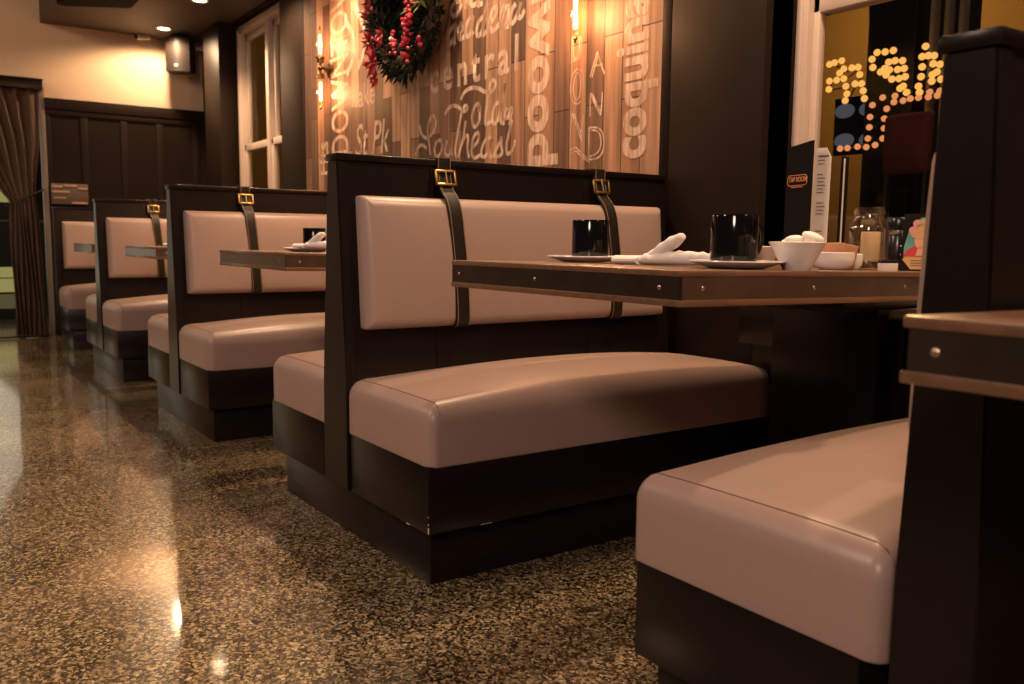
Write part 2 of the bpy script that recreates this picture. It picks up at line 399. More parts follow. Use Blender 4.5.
# far wall with its wainscot and the curtained doorway
bm = bmesh.new()
box(bm, FX - .12, FX, .045, RY, 0, 3.4); box(bm, FX - .12, FX, -1.0, .045, 1.96, 3.4); box(bm, FX - .12, FX, -4.5, -1.0, 0, 3.4)
struct(finish(bm, 'wall_far', 'cream', smooth=False))
bm = bmesh.new()
box(bm, FX, FX + .022, .05, RY, 0, 1.80)
box(bm, FX, FX + .045, .05, RY, 1.80, 1.885, bev=.004)
for y in (.06, .33, .63, .915, 1.21): box(bm, FX, FX + .031, y - .028, y + .028, .1, 1.80, bev=.003)
box(bm, FX, FX + .036, .05, RY, 1.755, 1.80, bev=.003)
box(bm, FX, FX + .04, .05, RY, 0, .12, bev=.003)
struct(finish(bm, 'trim_6', 'darkwall'))
# soffit over the booths
struct(bxo('ceiling', 'soffit', (FX + .001, 4.6, .05, RY - .001, CZ, CZ + .9)))

# windows
def window(idx, x0, x1, z0, z1, mull, rail, ycen):
    e = bpy.data.objects.new('window_%d' % idx, None); C.objects.link(e); e.location = (x0, ycen, z0); struct(e)
    Wd, Hh = x1 - x0, z1 - z0
    bm = bmesh.new(); cw = .062 if idx == 1 else .044
    box(bm, 0, cw, -.028, .05, 0, Hh, .006); box(bm, Wd - cw, Wd, -.028, .05, 0, Hh, .006); box(bm, 0, Wd, -.028, .05, Hh - cw, Hh, .006)
    box(bm, .012, cw - .016, -.036, .0, 0, Hh - .02, .004); box(bm, Wd - cw + .016, Wd - .012, -.036, .0, 0, Hh - .02, .004)
    finish(bm, 'window_frame', 'trim', e)
    bm = bmesh.new(); box(bm, -.0, Wd, -.15, .05, .0, .04, .008); finish(bm, 'window_sill', 'trim', e)
    units = []; xs = [cw] + [m_ for m_ in mull] + [Wd - cw]
    for i in range(len(xs) - 1):
        a = xs[i] + (.03 if i else 0); b = xs[i + 1] - (.03 if i + 1 < len(xs) - 1 else 0)
        units.append((a, b))
        if i: bxo('mullion', 'trim', (xs[i] - .03, xs[i] + .03, -.02, .05, .04, Hh - cw), e, .005)
    for a, b in units:
        for lo, hi, dy in ((.04, rail + .025, 0.0), (rail - .025, Hh - cw, .026)):
            bm = bmesh.new(); sw = .034 if idx == 1 else .024
            box(bm, a, a + sw, dy - .006, dy + .024, lo, hi, .004); box(bm, b - sw, b, dy - .006, dy + .024, lo, hi, .004)
            box(bm, a, b, dy - .006, dy + .024, hi - .05, hi, .004); box(bm, a, b, dy - .006, dy + .024, lo, lo + .05, .004)
            s = finish(bm, 'sash', 'trim', e)
            bm = bmesh.new(); box(bm, a + sw - .004, b - sw + .004, dy + .008, dy + .011, lo + .046, hi - .046)
            finish(bm, 'window_pane', 'paneglass', s, smooth=False)
    return e
window(1, -4.86, -3.50, .60, 2.42, (.64, 1.15), .90, RY + .036)
w2 = window(2, .422, 1.98, .60, 2.46, (), .895, RY + .036)
# white pull cord of a blind hangs at the far jamb of the near window
cordo = thing('blind_cord', 'beaded blind cord hanging inside the window above the nearest booth end', 'cord', (1.50, RY - .05, 1.38))
bm = bmesh.new()
for k in range(60): bmesh.ops.create_icosphere(bm, subdivisions=1, radius=.006, matrix=Matrix.Translation((0, 0, k * .0135)))
tube(bm, [(0, 0, 0), (0, 0, .82)], .0022, 6); finish(bm, 'bead_chain', 'whiteplastic', cordo)
bm = bmesh.new(); box(bm, -.012, .012, -.008, .012, .81, .86, .003); finish(bm, 'bracket', 'whiteplastic', cordo)

# room built behind the windows to carry the view and reflections in the glass
bm = bmesh.new(); box(bm, -8.6, 4.6, 4.9, 5.0, 0, 3.6); box(bm, -8.7, -8.6, RY + .1, 5.0, 0, 3.6)
struct(finish(bm, 'wall_beyond', 'ochre', smooth=False))
bm = bmesh.new(); box(bm, -.56, -.30, 3.1, 3.4, 0, 3.4, .01); struct(finish(bm, 'trim_7', 'blackmetal'))
post = thing('slatted_screen', 'tall dark screen of grey upright slats seen through the window', 'screen', (-.28, 3.1, 0))
bxo('backing', 'blackmetal', (0, .24, .06, .09, 0, 2.9), post)
for k in range(3): bxo('slat', 'slat', (.045 + k * .07, .065 + k * .07, 0.0, .058, 1.35, 2.85), post, .003)
scr = thing('blue_reflection', 'pale blue oval reflections in the window, built as a glowing panel behind it', 'screen', (-.86, 3.5, 1.47))  # glowing ovals stand in for bluish reflections on the pane
bxo('blob_backing', 'blackmetal', (-.16, .14, -.0, .03, -.17, .15), scr, .004)
for (sx_, sz_) in ((-.09, .075), (.065, .07), (-.085, -.09), (.075, -.095)):
    bm = bmesh.new()
    lathe(bm, [(0, .001), (1, .001), (1, -.001), (0, -.001)], 24)
    for v in bm.verts: v.co = Vector((sx_ + v.co.x * .064, -.003 + v.co.z, sz_ + v.co.y * .040))
    finish(bm, 'lit_shape', 'blueblob', scr, smooth=False)
chairb = thing('bar_stool', 'dull red high backed bar stool in the room beyond the window', 'stool', (-.06, 2.9, 0))
bm = cushion_bm(-.26, -.03, .0, .06, 1.12, 1.40, .028, (1, -1, .02)); finish(bm, 'backrest', 'redcloth', chairb)
bm = cushion_bm(-.27, -.02, -.34, .04, .70, .77, .03, (2, 1, .02)); finish(bm, 'seat', 'redcloth', chairb)
for lx in (-.24, -.05):
    for ly in (-.31, .03):
        bm = bmesh.new(); tube(bm, [(lx, ly, 0), (lx, ly, .71 if ly < 0 else 1.16)], .016, 8); finish(bm, 'leg', 'blackmetal', chairb)
cb2 = thing('pale_chair', 'pale wooden chair beyond the window beside the red stool', 'chair', (.12, 2.55, 0))
bm = bmesh.new(); tube(bm, [(0, 0, 0), (.0, 0, .45), (.04, .02, 1.16)], .02, 8); tube(bm, [(.30, 0, 0), (.30, 0, .45), (.34, .02, 1.16)], .02, 8); finish(bm, 'back_post', 'pinkwood', cb2)
bm = bmesh.new(); box(bm, .03, .33, .0, .03, .95, 1.12, .008); finish(bm, 'back_rail', 'pinkwood', cb2)
bm = bmesh.new(); box(bm, -.02, .34, -.36, .02, .43, .47, .01); finish(bm, 'seat', 'pinkwood', cb2)
for lx in (.01, .31):
    bm = bmesh.new(); tube(bm, [(lx, -.34, 0), (lx, -.34, .44)], .018, 8); finish(bm, 'front_leg', 'pinkwood', cb2)

# bulb sign reflected in the glass, built as glowing bulbs behind it (lies in one plane at y = 3)
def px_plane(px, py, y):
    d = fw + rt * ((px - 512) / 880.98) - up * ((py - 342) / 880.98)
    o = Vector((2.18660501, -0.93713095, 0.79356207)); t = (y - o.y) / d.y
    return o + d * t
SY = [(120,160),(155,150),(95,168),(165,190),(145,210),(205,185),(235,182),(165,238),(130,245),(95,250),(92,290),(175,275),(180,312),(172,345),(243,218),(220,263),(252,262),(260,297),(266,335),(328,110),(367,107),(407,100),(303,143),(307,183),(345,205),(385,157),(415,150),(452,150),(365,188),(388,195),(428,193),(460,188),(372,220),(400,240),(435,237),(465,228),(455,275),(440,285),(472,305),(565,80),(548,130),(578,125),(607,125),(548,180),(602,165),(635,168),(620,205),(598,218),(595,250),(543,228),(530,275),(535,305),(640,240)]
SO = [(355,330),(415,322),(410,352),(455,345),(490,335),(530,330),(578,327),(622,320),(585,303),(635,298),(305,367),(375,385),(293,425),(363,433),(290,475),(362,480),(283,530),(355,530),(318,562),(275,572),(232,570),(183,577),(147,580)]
sign = thing('reflected_sign', 'reflected marquee of amber and orange bulbs in letter and arrow shapes, built behind the window', 'sign', (-.4, 3.0, 0))
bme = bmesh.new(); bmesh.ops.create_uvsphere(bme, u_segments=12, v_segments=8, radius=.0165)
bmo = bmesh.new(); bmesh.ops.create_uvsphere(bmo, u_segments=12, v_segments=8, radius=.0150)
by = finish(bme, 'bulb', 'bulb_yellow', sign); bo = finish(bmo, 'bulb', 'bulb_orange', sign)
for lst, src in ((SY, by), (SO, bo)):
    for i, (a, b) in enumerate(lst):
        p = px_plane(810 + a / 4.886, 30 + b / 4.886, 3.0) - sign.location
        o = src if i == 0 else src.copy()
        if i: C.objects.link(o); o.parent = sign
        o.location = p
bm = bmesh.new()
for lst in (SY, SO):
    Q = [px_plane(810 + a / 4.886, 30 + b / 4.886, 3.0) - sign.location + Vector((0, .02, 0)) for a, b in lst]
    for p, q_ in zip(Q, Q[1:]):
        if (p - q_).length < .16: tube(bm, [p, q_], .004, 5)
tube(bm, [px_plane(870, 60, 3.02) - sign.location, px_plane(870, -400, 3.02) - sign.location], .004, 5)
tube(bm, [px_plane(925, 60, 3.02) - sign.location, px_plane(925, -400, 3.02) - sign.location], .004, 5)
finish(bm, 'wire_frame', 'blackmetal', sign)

# ------------------------------------------------------------------ booths
D = 1.7239
def lean(z, k=.075):      # half thickness of the padded divider at height z
    return .030 + (1.0 - max(z, .42)) * k + (.42 - min(z, .42)) * .02
def booth_parts(root, sides=(-1, 1), k=.075, bd=.505):
    lo, hi = min(sides) * .464, max(sides) * .464
    if len(sides) == 1:
        if sides[0] > 0: lo = -lean(.136, k)
        else: hi = lean(.136, k)
    bxo('plinth', 'dark', (lo, hi, .0285, WY - .004, 0, .136), root, .002)
    for s in sides:
        a, b = sorted((s * .090, s * bd))
        bxo('bench_box', 'dark', (a, b, 0, WY - .003, .135, .290), root, .003)
        a, b = sorted((s * .062, s * .510))
        st = finish(pad_bm(a, b, .000, WY - .001, .2865, .432, .045, .006, .028, .040), 'seat_cushion', 'vinyl', root)
        pts = []      # welt along the top of the aisle end
        for i in range(31):
            t = i / 30; x = a + .004 + (b - a - .008) * t; dx = min(x - a, b - x); y = .028
            drop = 0 if dx > .045 else .045 - math.sqrt(max(0, .045 ** 2 - (.045 - dx) ** 2))
            dy = .045 - math.sqrt(.045 ** 2 - (.045 - y) ** 2)
            u_ = abs((x - (a + b) / 2) / ((b - a) / 2)); v_ = 1 - y / .58
            pts.append((x, y + .002, .4323 - max(drop, dy) + .040 * (1 - u_ ** 3) * (1 - v_ ** 2.2)))
        bm = bmesh.new(); tube(bm, pts, .0013, 6); finish(bm, 'seam', 'seam', st)
        # leaning back cushion: built flat, then stood against the divider
        bm = pad_bm(.559, .909, .046, 1.112, 0, .048, .028, .003, .009, .018, 2.4, 6)
        for v in bm.verts:
            v.co = Vector((s * (v.co.z + lean(v.co.x, k) - .006), v.co.y, v.co.x))
        finish(bm, 'back_cushion', 'vinyl', root)
    zs = (.135, .42, 1.0)
    out = [(-lean(z, k) + .004, z) for z in zs] + [(lean(z, k) - .004, z) for z in zs[::-1]]
    bm = bmesh.new(); prism(bm, out, 'y', .02, WY - .002)
    for s in (-1, 1):
        for y in (.30, .84):      # board joints of the divider
            prism(bm, [(s * (lean(1.0, k) - .0045), .999), (s * (lean(1.0, k) - .0015), .999), (s * (lean(.42, k) - .0015), .42), (s * (lean(.42, k) - .0045), .42)], 'y', y - .028, y - .022)
    finish(bm, 'divider_panel', 'dark', root, smooth=False)
    out = [(-lean(z, k), z) for z in zs] + [(lean(z, k), z) for z in zs[::-1]]
    bm = bmesh.new(); prism(bm, out, 'y', -.004, .03); bmesh.ops.bevel(bm, geom=[e for e in bm.edges], offset=.004, segments=2, affect='EDGES')
    finish(bm, 'end_post', 'dark', root)
    bxo('top_cap', 'dark', (-.0345, .0345, -.008, WY - .002, .998, 1.0166), root, .003)
    for y in (.310, .872): strap(root, y, sides, k)
def ribbon(bm, path, y0, y1, th):
    """a flat band in the x-z plane path, from y0 to y1, thickness th"""
    P2 = [Vector((p[0], 0, p[1])) for p in path]; A = []
    for i, p in enumerate(P2):
        t = (P2[min(i + 1, len(P2) - 1)] - P2[max(i - 1, 0)]).normalized(); n = Vector((-t.z, 0, t.x))
        A.append([bm.verts.new((q.x, y, q.z)) for q, y in ((p, y0), (p, y1), (p + n * th, y1), (p + n * th, y0))])
    for a, b in zip(A, A[1:]):
        for j in range(4): bm.faces.new((a[j], a[(j + 1) % 4], b[(j + 1) % 4], b[j]))
    bm.faces.new(A[0]); bm.faces.new(A[-1][::-1])
def strap_path(s, k):
    q = [(lean(.56, k) + .008, .5575), (lean(.56, k) + .030, .5565), (lean(.575, k) + .0455, .568), (lean(.60, k) + .0535, .60), (lean(.66, k) + .0580, .66), (lean(.735, k) + .0605, .735), (lean(.81, k) + .0585, .81), (lean(.87, k) + .0545, .87), (lean(.905, k) + .042, .908), (lean(.93, k) + .018, .935), (lean(.955, k) + .009, .962), (.0375, .985), (.0375, 1.016), (.033, 1.0205), (0.0, 1.0215)]
    return [Vector((s * a, 0, b)) for a, b in q]
def strap(root, y, sides, k):
    if len(sides) == 2:
        L_ = catmull(strap_path(1, k), 4); full = [(p.x, p.z) for p in L_] + [(-p.x, p.z) for p in L_[::-1]][1:]
    else:
        sd = sides[0]; full = [(p.x, p.z) for p in catmull(strap_path(sd, k), 4)] + [(-sd * .033, 1.0205), (-sd * .0375, 1.015), (-sd * .0375, .985)]
    th = .004 if full[0][0] > 0 else -.004
    def slant(bm):
        for v in bm.verts: v.co.y += .055 * max(0, .95 - v.co.z)
    bm = bmesh.new(); ribbon(bm, full, y - .0225, y + .0225, th); slant(bm)
    st = finish(bm, 'strap', 'strap', root, smooth=True, angle=50)
    bm = bmesh.new()
    off = [(p[0] + (.0046 if p[0] > 0 else -.0046), p[1] + (.0046 if p[1] > 1.018 else 0)) for p in full]
    for dy in (-.0185, .0185): ribbon(bm, off, y + dy - .0008, y + dy + .0008, .0006 if th > 0 else -.0006)
    slant(bm); finish(bm, 'stitching', 'thread', st, smooth=False)
    for s in sides:
        c = Vector((s * (lean(.966, k) + .016), y, .966))
        bm = bmesh.new(); hw, hh, th_ = .034, .023, .0065
        for (x0, x1, z0, z1) in ((-hw, hw, hh - .008, hh), (-hw, hw, -hh, -hh + .008), (-hw, -hw + .008, -hh, hh), (hw - .008, hw, -hh, hh)):
            box(bm, -th_ / 2, th_ / 2, x0, x1, z0, z1, .002)
        tube(bm, [(.004 * s, .0, hh), (.006 * s, .0, -hh + .004)], .0022, 6)
        rot = Matrix.Rotation(-s * .25, 4, 'Y')
        for v in bm.verts: v.co = rot @ v.co + c
        finish(bm, 'buckle', 'brass', st)
    return st
BL = ['double booth bench nearest in full view, wood lettered wall and wreath above it',
      'second double booth bench behind the nearest one, window above its divider',
      'third double booth bench from the front, half hidden behind the second',
      'last booth bench at the far wall, below the small wall plaque',
      'booth bench cut by the right picture edge, seat facing the set table']
BG = 'taupe vinyl booth benches along the wall'
b0 = thing('booth_bench', BL[0], 'booth', (0, 0, 0), BG); booth_parts(b0)
for i in (1, 2):
    r = thing('booth_bench', BL[i], 'booth', (-i * D, 0, 0), BG)
    for ch in list(b0.children): copy_part(ch, r)
bm = bmesh.new()      # paint chipped off the lower corner of the nearest bench box
for x0, x1, y0, y1, z0, z1 in ((.5035, .5055, -.0006, .0015, .138, .152), (.504, .5055, -.0006, .001, .158, .161), (.504, .5055, -.0006, .0008, .176, .178), (.40, .415, -.0006, .001, .1352, .1366), (.5045, .5056, .14, .17, .1352, .1362)):
    box(bm, x0, x1, y0, y1, z0, z1)
wear = finish(bm, 'chipped_edge', 'paper', b0, smooth=False); wear['label'] = 'pale chips where the dark paint has worn off'
booth_parts(thing('booth_bench', BL[3], 'booth', (-3 * D, 0, 0), BG), (1,))
booth_parts(thing('booth_bench', BL[4], 'booth', (1.674, 0, 0), BG), (-1,), .03, .490)

# ------------------------------------------------------------------ tables
SL = .0155      # the tops drop a little towards the wall
def tz(y): return ZT - SL * (y - .053)
ZT = .752
def make_table(label, x0, x1, y0, y1, ztop, group, foot=True):
    """local origin on the floor at the middle of the wall end"""
    cx = (x0 + x1) / 2
    t = thing('dining_table', label, 'table', (cx, y1, 0), group)
    hx, L_ = (x1 - x0) / 2, y1 - y0; T = .058; lip = .011
    z1 = ztop; z0 = ztop - T
    bm = bmesh.new(); box(bm, -hx, hx, -L_, 0, z1 - lip, z1, .003); box(bm, -hx + .006, hx - .006, -L_ + .006, -.006, z0 + .004, z1 - .004)
    finish(bm, 'tabletop', 'tabletop', t)
    bm = bmesh.new(); box(bm, -hx, hx, -L_, 0, z0, z0 + lip, .002); finish(bm, 'lower_lip', 'tabletop', t)
    bm = bmesh.new()
    za, zb_ = z0 + lip, z1 - lip; e = .002
    box(bm, -hx + e, -hx + e + .004, -L_ + e, -e, za, zb_); box(bm, hx - e - .004, hx - e, -L_ + e, -e, za, zb_); box(bm, -hx + e, hx - e, -L_ + e, -L_ + e + .004, za, zb_)
    band = finish(bm, 'metal_band', 'steel', t, smooth=False)
    zc = (za + zb_) / 2
    for o in t.children:
        for v in o.data.vertices: v.co.z -= SL * (v.co.y + L_)
    bmr = bmesh.new(); bmesh.ops.create_uvsphere(bmr, u_segments=10, v_segments=6, radius=.0042)
    for v in bmr.verts: v.co.y *= .5
    rv = finish(bmr, 'rivet', 'rivet', band); first = True
    spots = [((-hx + .03, -L_ + e, zc), 0), ((-.04, -L_ + e, zc), 0), ((hx - .05, -L_ + e, zc), 0)]
    y = -L_ + .05
    while y < -.05:
        spots += [((hx - e, y, zc), PI / 2), ((-hx + e, y, zc), PI / 2)]; y += .28
    for p, rz in spots:
        o = rv if first else rv.copy()
        if not first: C.objects.link(o); o.parent = band
        first = False; o.location = (p[0], p[1], p[2] - SL * (p[1] + L_)); o.rotation_euler = (0, 0, rz)
    if foot:
        bm = bmesh.new(); box(bm, -.325, .008, -.052, -.004, 0.03, z0 - .046, .004); box(bm, -.45, .0, -.050, -.006, .50, z0 - .047, .003); finish(bm, 'support_panel', 'dark', t)
        bm = bmesh.new(); box(bm, -.16, .16, -.42, -.004, z0 - .048, z0 - .0165, .004); finish(bm, 'bracket', 'dark', t)
        bm = bmesh.new(); box(bm, -.325, .012, -.058, -.004, 0, .03, .004); finish(bm, 'foot', 'dark', t)
    return t
TG = 'wooden booth tables with riveted metal edges'
ZT = .752
TL = ['set table at the nearest full booth, black mugs and condiments on it', 'second table back, with one black mug behind a folded napkin',
      'third table back, grey metal edged end in front of the third booth', 'farthest table, small grey end showing in front of the last booth']
t0 = make_table(TL[0], .513, 1.211, .053, WY - .004, ZT, TG)
for i in (1, 2, 3):
    r = thing('dining_table', TL[i], 'table', (t0.location.x - i * D, t0.location.y, 0), TG)
    for ch in list(t0.children): copy_part(ch, r)
make_table('large table corner at the right picture edge, in front of the cropped booth', 1.761, 2.60, -.242, 1.02, .735, TG)

# ------------------------------------------------------------------ tableware
def mug(label, loc, rz, group='black coffee mugs'):
    t = thing('coffee_mug', label, 'mug', loc, group, rz)
    bm = bmesh.new(); R, H = .0425, .090
    lathe(bm, [(0, .002), (R - .006, 0), (R - .001, .004), (R, .012), (R, H - .003), (R - .0015, H), (R - .004, H - .002), (R - .0045, .012), (R - .012, .006), (0, .006)], 40)
    finish(bm, 'mug_body', 'mug', t)
    bm = bmesh.new()
    path = [(R - .003, 0, .072), (R + .013, 0, .074), (R + .026, 0, .062), (R + .029, 0, .044), (R + .022, 0, .026), (R + .010, 0, .018), (R - .003, 0, .017)]
    tube(bm, catmull(path, 4), [(.0065, .0045)] * 25, 10); finish(bm, 'handle', 'mug', t)
    return t
def plate(label, loc, R=.085, group='white side plates'):
    loc = (loc[0], loc[1], loc[2] + .0012)
    bm = bmesh.new()
    lathe(bm, [(0, .001), (R * .55, 0), (R * .6, .001), (R * .95, .0105), (R, .0125), (R * .99, .0145), (R * .93, .0135), (R * .62, .006), (0, .005)], 48)
    return tag(finish(bm, 'side_plate', 'china', None, loc), label, 'plate', group)
def on_table(x, y, dz=0): return (x, y, tz(y) + dz)
plate('white side plate under the mug nearer the wall bench, partly behind the rolled napkin', on_table(.628, .335))
mug('black mug on a plate in front of the booth back strap, nearest table', on_table(.596, .378, .0075), 2.6)
plate('white side plate at the near edge of the set table, under a mug', on_table(1.105, .300))
mug('large black mug beside the white bowl, handle turned to the bowl', on_table(1.080, .318, .0075), 1.55)

def napkin(label, loc, rz, sc=1.0, group='white rolled napkins'):
    t = thing('rolled_napkin', label, 'napkin', loc, group, rz)
    def pt(*a): return [Vector(p) * sc for p in a]
    bm = bmesh.new()
    tube(bm, catmull(pt((-.075, .0, .0098), (-.045, .0, .0100), (-.01, .002, .0105), (.025, .004, .012)), 4), [(.0095 * sc, .016 * sc)] * 13, 14)
    finish(bm, 'roll', 'linen', t)
    bm = bmesh.new(); path = catmull(pt((.005, -.012, .012), (.035, -.010, .014), (.075, .0, .016), (.12, .012, .016), (.165, .02, .015)), 5)
    rad = [(.010 * sc, .016 * sc)] * 2 + [((.010 + .004 * math.sin(i / 20 * PI)) * sc, (.018 + .006 * math.sin(i / 20 * PI * 2)) * sc) for i in range(2, 21)]
    tube(bm, path, rad, 16)
    for v in bm.verts:
        v.co.z = max(.0012, v.co.z + .0016 * math.sin(v.co.x * 240 + v.co.y * 150) * (1 if v.co.z > .012 else 0))
    finish(bm, 'folded_end', 'linen', t)
    bm = bmesh.new(); path = catmull(pt((.0, -.012, .008), (.022, -.012, .014), (.045, -.008, .028), (.068, -.004, .044), (.086, -.0, .055), (.094, .001, .0575)), 5)
    n = len(path); rad = []
    for i in range(n):
        k = i / (n - 1); rad.append(((.004 + .0085 * math.sin(PI * min(1, k * .98 + .05)) ** .7) * sc, (.006 + .012 * math.sin(PI * min(1, k * .9 + .08)) ** .8) * sc))
    tube(bm, path, rad, 14)
    for v in bm.verts:
        v.co.z = max(.0012, v.co.z); v.co.z += .001 * math.sin(v.co.x * 300)
    finish(bm, 'wing_fold', 'linen', t)
    bm = bmesh.new()
    pts = [Vector((.004 + .011 * math.cos(a), -.018 + .002 * math.cos(a), .009 + .0062 * math.sin(a))) * sc for a in [i / 16 * 2 * PI for i in range(17)]]
    tube(bm, pts, .0018 * sc, 6); finish(bm, 'hem', 'linen', t)
    return t
napkin('white rolled napkin with a raised wing fold between the two mugs', on_table(.874, .290), .14)

def bowl(name, label, loc, R, H, group, prof='flare'):
    bm = bmesh.new()
    if prof == 'flare': pr = [(0, .002), (R * .46, 0), (R * .50, .003), (R * .62, H * .30), (R * .82, H * .68), (R, H), (R - .003, H + .001), (R * .78, H * .67), (R * .55, H * .28), (0, H * .2)]
    else: pr = [(0, .002), (R * .62, 0), (R * .70, .002), (R * .93, H * .30), (R, H * .65), (R * 1.0, H), (R - .003, H + .001), (R * .95, H * .65), (R * .85, H * .3), (0, H * .15)]
    lathe(bm, pr, 44)
    return tag(finish(bm, name, 'china', None, loc), label, 'bowl', group)
bw = on_table(1.172, .380)
bowl('condiment_bowl', 'flared white bowl heaped with creamers beside the large mug', bw, .050, .050, 'white bowls on the set table')
for k, (dx, dy, dz, r_) in enumerate(((-.022, .004, .047, .0155), (.0, -.008, .051, .017), (.022, .012, .056, .020))):
    bm = bmesh.new(); lathe(bm, [(0, -.012), (r_ * .7, -.012), (r_ * .95, .0), (r_, .004), (r_ * .92, .0075), (r_ * .5, .011), (0, .0118)], 20)
    o = finish(bm, 'creamer_pod', 'creamer', None, (bw[0] + dx, bw[1] + dy, bw[2] + dz)); o.rotation_euler = (.3 - k * .2, .35 * (k - 1), 0)
    tag(o, ('small white creamer at the mug side of the flared bowl', 'middle white creamer of the three in the flared bowl', 'largest white creamer, at the menu side of the flared bowl')[k], 'creamer', 'creamers in the flared bowl')
bowl('condiment_bowl', 'white bowl behind the large mug, only its slanting side showing', on_table(.985, .492), .056, .043, 'white bowls on the set table')
cp = on_table(1.100, .588)
bowl('sugar_cup', 'small round white cup of brown sugar packets beside the glass jar', cp, .040, .034, 'white cups on the set table', 'round')
bowl('sugar_cup', 'small white cup between the packet cup and the glass jar', on_table(1.092, .654), .0245, .032, 'white cups on the set table', 'round')
for k in range(5):
    bm = bmesh.new(); box(bm, -.021, .021, -.0018, .0018, 0, .044, .0014)
    o = finish(bm, 'sugar_packet', 'packet', None, (cp[0] - .012 + k * .006, cp[1] - .014 + k * .007, cp[2] + .0065 + .0015 * (k % 3))); o.rotation_euler = (-.10 + .05 * k, .09 * (k - 2), .55 - .12 * (k % 3))
    tag(o, 'brown paper sugar packet standing in the small white cup', 'packet', 'sugar packets in the cup')

jp = on_table(1.072, .741)
jar = thing('candle_jar', 'clear glass jar with an ivory candle on pebbles inside', 'jar', jp)
bm = bmesh.new()
jk = .94
lathe(bm, [(a * jk, b * jk) for a, b in [(0, .001), (.036, 0), (.041, .004), (.0425, .012), (.0425, .088), (.040, .100), (.033, .112), (.0305, .118), (.0305, .122), (.034, .124), (.034, .129), (.031, .131), (.031, .139), (.029, .139), (.029, .118), (.0315, .111), (.038, .099), (.0405, .087), (.0405, .012), (.036, .005), (0, .004)]], 44)
finish(bm, 'jar_glass', 'jarglass', jar)
can = thing('pillar_candle', 'ivory pillar candle standing inside the glass jar', 'candle', (jp[0] + .004, jp[1] + .003, jp[2] + .018))
bm = bmesh.new(); lathe(bm, [(0, 0), (.0185, 0), (.0195, .002), (.0195, .058), (.018, .062), (.014, .0605), (0, .058)], 28); finish(bm, 'wax', 'candle', can)
bm = bmesh.new(); tube(bm, [(0, 0, .057), (.001, 0, .068)], .0012, 6); finish(bm, 'wick', 'blackcard', can)
bm = bmesh.new()
for k in range(46):
    a = random.random() * 2 * PI; r_ = .034 * math.sqrt(random.random()); z_ = .008 + .010 * random.random()
    bmesh.ops.create_icosphere(bm, subdivisions=1, radius=.0062, matrix=Matrix.Translation((r_ * math.cos(a), r_ * math.sin(a), z_)) @ Matrix.Rotation(a, 4, 'X') @ Matrix.Diagonal((1.2, .9, .7, 1)))
tag(finish(bm, 'pebbles', 'stone', None, jp), 'dark pebbles heaped round the candle in the jar', 'pebbles', kind='stuff')

gp = on_table(1.052, .880)
gr = thing('pepper_grinder', 'tall black spice grinder with a silver band beside the jar', 'grinder', gp)
bm = bmesh.new(); lathe(bm, [(0, 0), (.0235, 0), (.0245, .003), (.0245, .074), (.022, .078), (0, .078)], 32); finish(bm, 'grinder_body', 'blackplastic', gr)
bm = bmesh.new(); lathe(bm, [(.020, .078), (.0255, .078), (.026, .081), (.0255, .087), (.020, .087)], 32); finish(bm, 'band', 'silver', gr)
bm = bmesh.new(); lathe(bm, [(0, .087), (.0245, .087), (.0255, .090), (.0255, .112), (.0235, .115), (0, .115)], 32); finish(bm, 'cap', 'blackplastic', gr)
vdir = math.atan2(rt.y, rt.x)
bm = bmesh.new()
for z_, w_ in ((.052, .020), (.047, .010), (.033, .018), (.028, .009)):
    n_ = 7
    for j in range(n_):
        a0 = vdir - PI / 2 + .25 + (j - n_ / 2) * w_ / .0245 / n_; a1 = a0 + w_ / .0245 / n_
        vs = [bm.verts.new((.0247 * math.cos(a), .0247 * math.sin(a), z)) for a, z in ((a0, z_), (a1, z_), (a1, z_ + .0028), (a0, z_ + .0028))]
        if j % 3 != 2: bm.faces.new(vs)
finish(bm, 'print', 'paper', gr, smooth=False)
sj = thing('spice_pot', 'tiny black lidded pot with a white label before the grinder', 'pot', on_table(1.170, .664))
bm = bmesh.new(); lathe(bm, [(0, 0), (.0175, 0), (.0185, .002), (.0185, .015), (.0175, .016), (0, .016)], 28); finish(bm, 'pot_label', 'paper', sj)
bm = bmesh.new(); lathe(bm, [(0, .016), (.018, .016), (.0185, .018), (.018, .022), (0, .022)], 28); finish(bm, 'lid', 'blackplastic', sj)

# illustrated table card
def facing(loc, turn=0.0):
    """frame whose x runs to the viewer's right along the table and whose -y looks at the aisle"""
    return Matrix.Translation(loc) @ Matrix.Rotation(turn, 4, 'Z')
def flat(bm, pts, y=0.0, th=.0006):
    prism(bm, pts, 'y', y - th, y)
tc_ = thing('table_card', 'black table card with a bright print of a woman in red', 'card', on_table(1.152, .795), rz=.50)
bm = bmesh.new(); prism(bm, [(-.033, 0), (.045, 0), (.045, .118), (-.028, .118)], 'y', -.004, .004)
prism(bm, [(-.033, 0), (.045, 0), (.045, .01), (-.033, .01)], 'y', .0, .04); finish(bm, 'card_stand', 'blackcard', tc_)
def cardp(name, material, pts, y):
    bm = bmesh.new(); flat(bm, pts, y); return finish(bm, name, material, tc_, smooth=False)
cardp('print', 'teal', [(-.026, .028), (.04, .028), (.04, .11), (.004, .11), (-.018, .085), (-.026, .05)], -.004)
cardp('print', 'gold_print', [(-.028, .024), (-.022, .032), (.04, .032), (.04, .004), (-.012, .004)], -.0046)
cardp('print', 'red_print', [(-.027, .030), (.036, .030), (.034, .046), (.014, .054), (-.006, .052), (-.022, .042)], -.0050)
def disc(cx, cz, rx, rz, n=20): return [(cx + rx * math.cos(2 * PI * k / n), cz + rz * math.sin(2 * PI * k / n)) for k in range(n)]
cardp('print', 'skin_print', disc(.005, .062, .012, .016), -.0054)
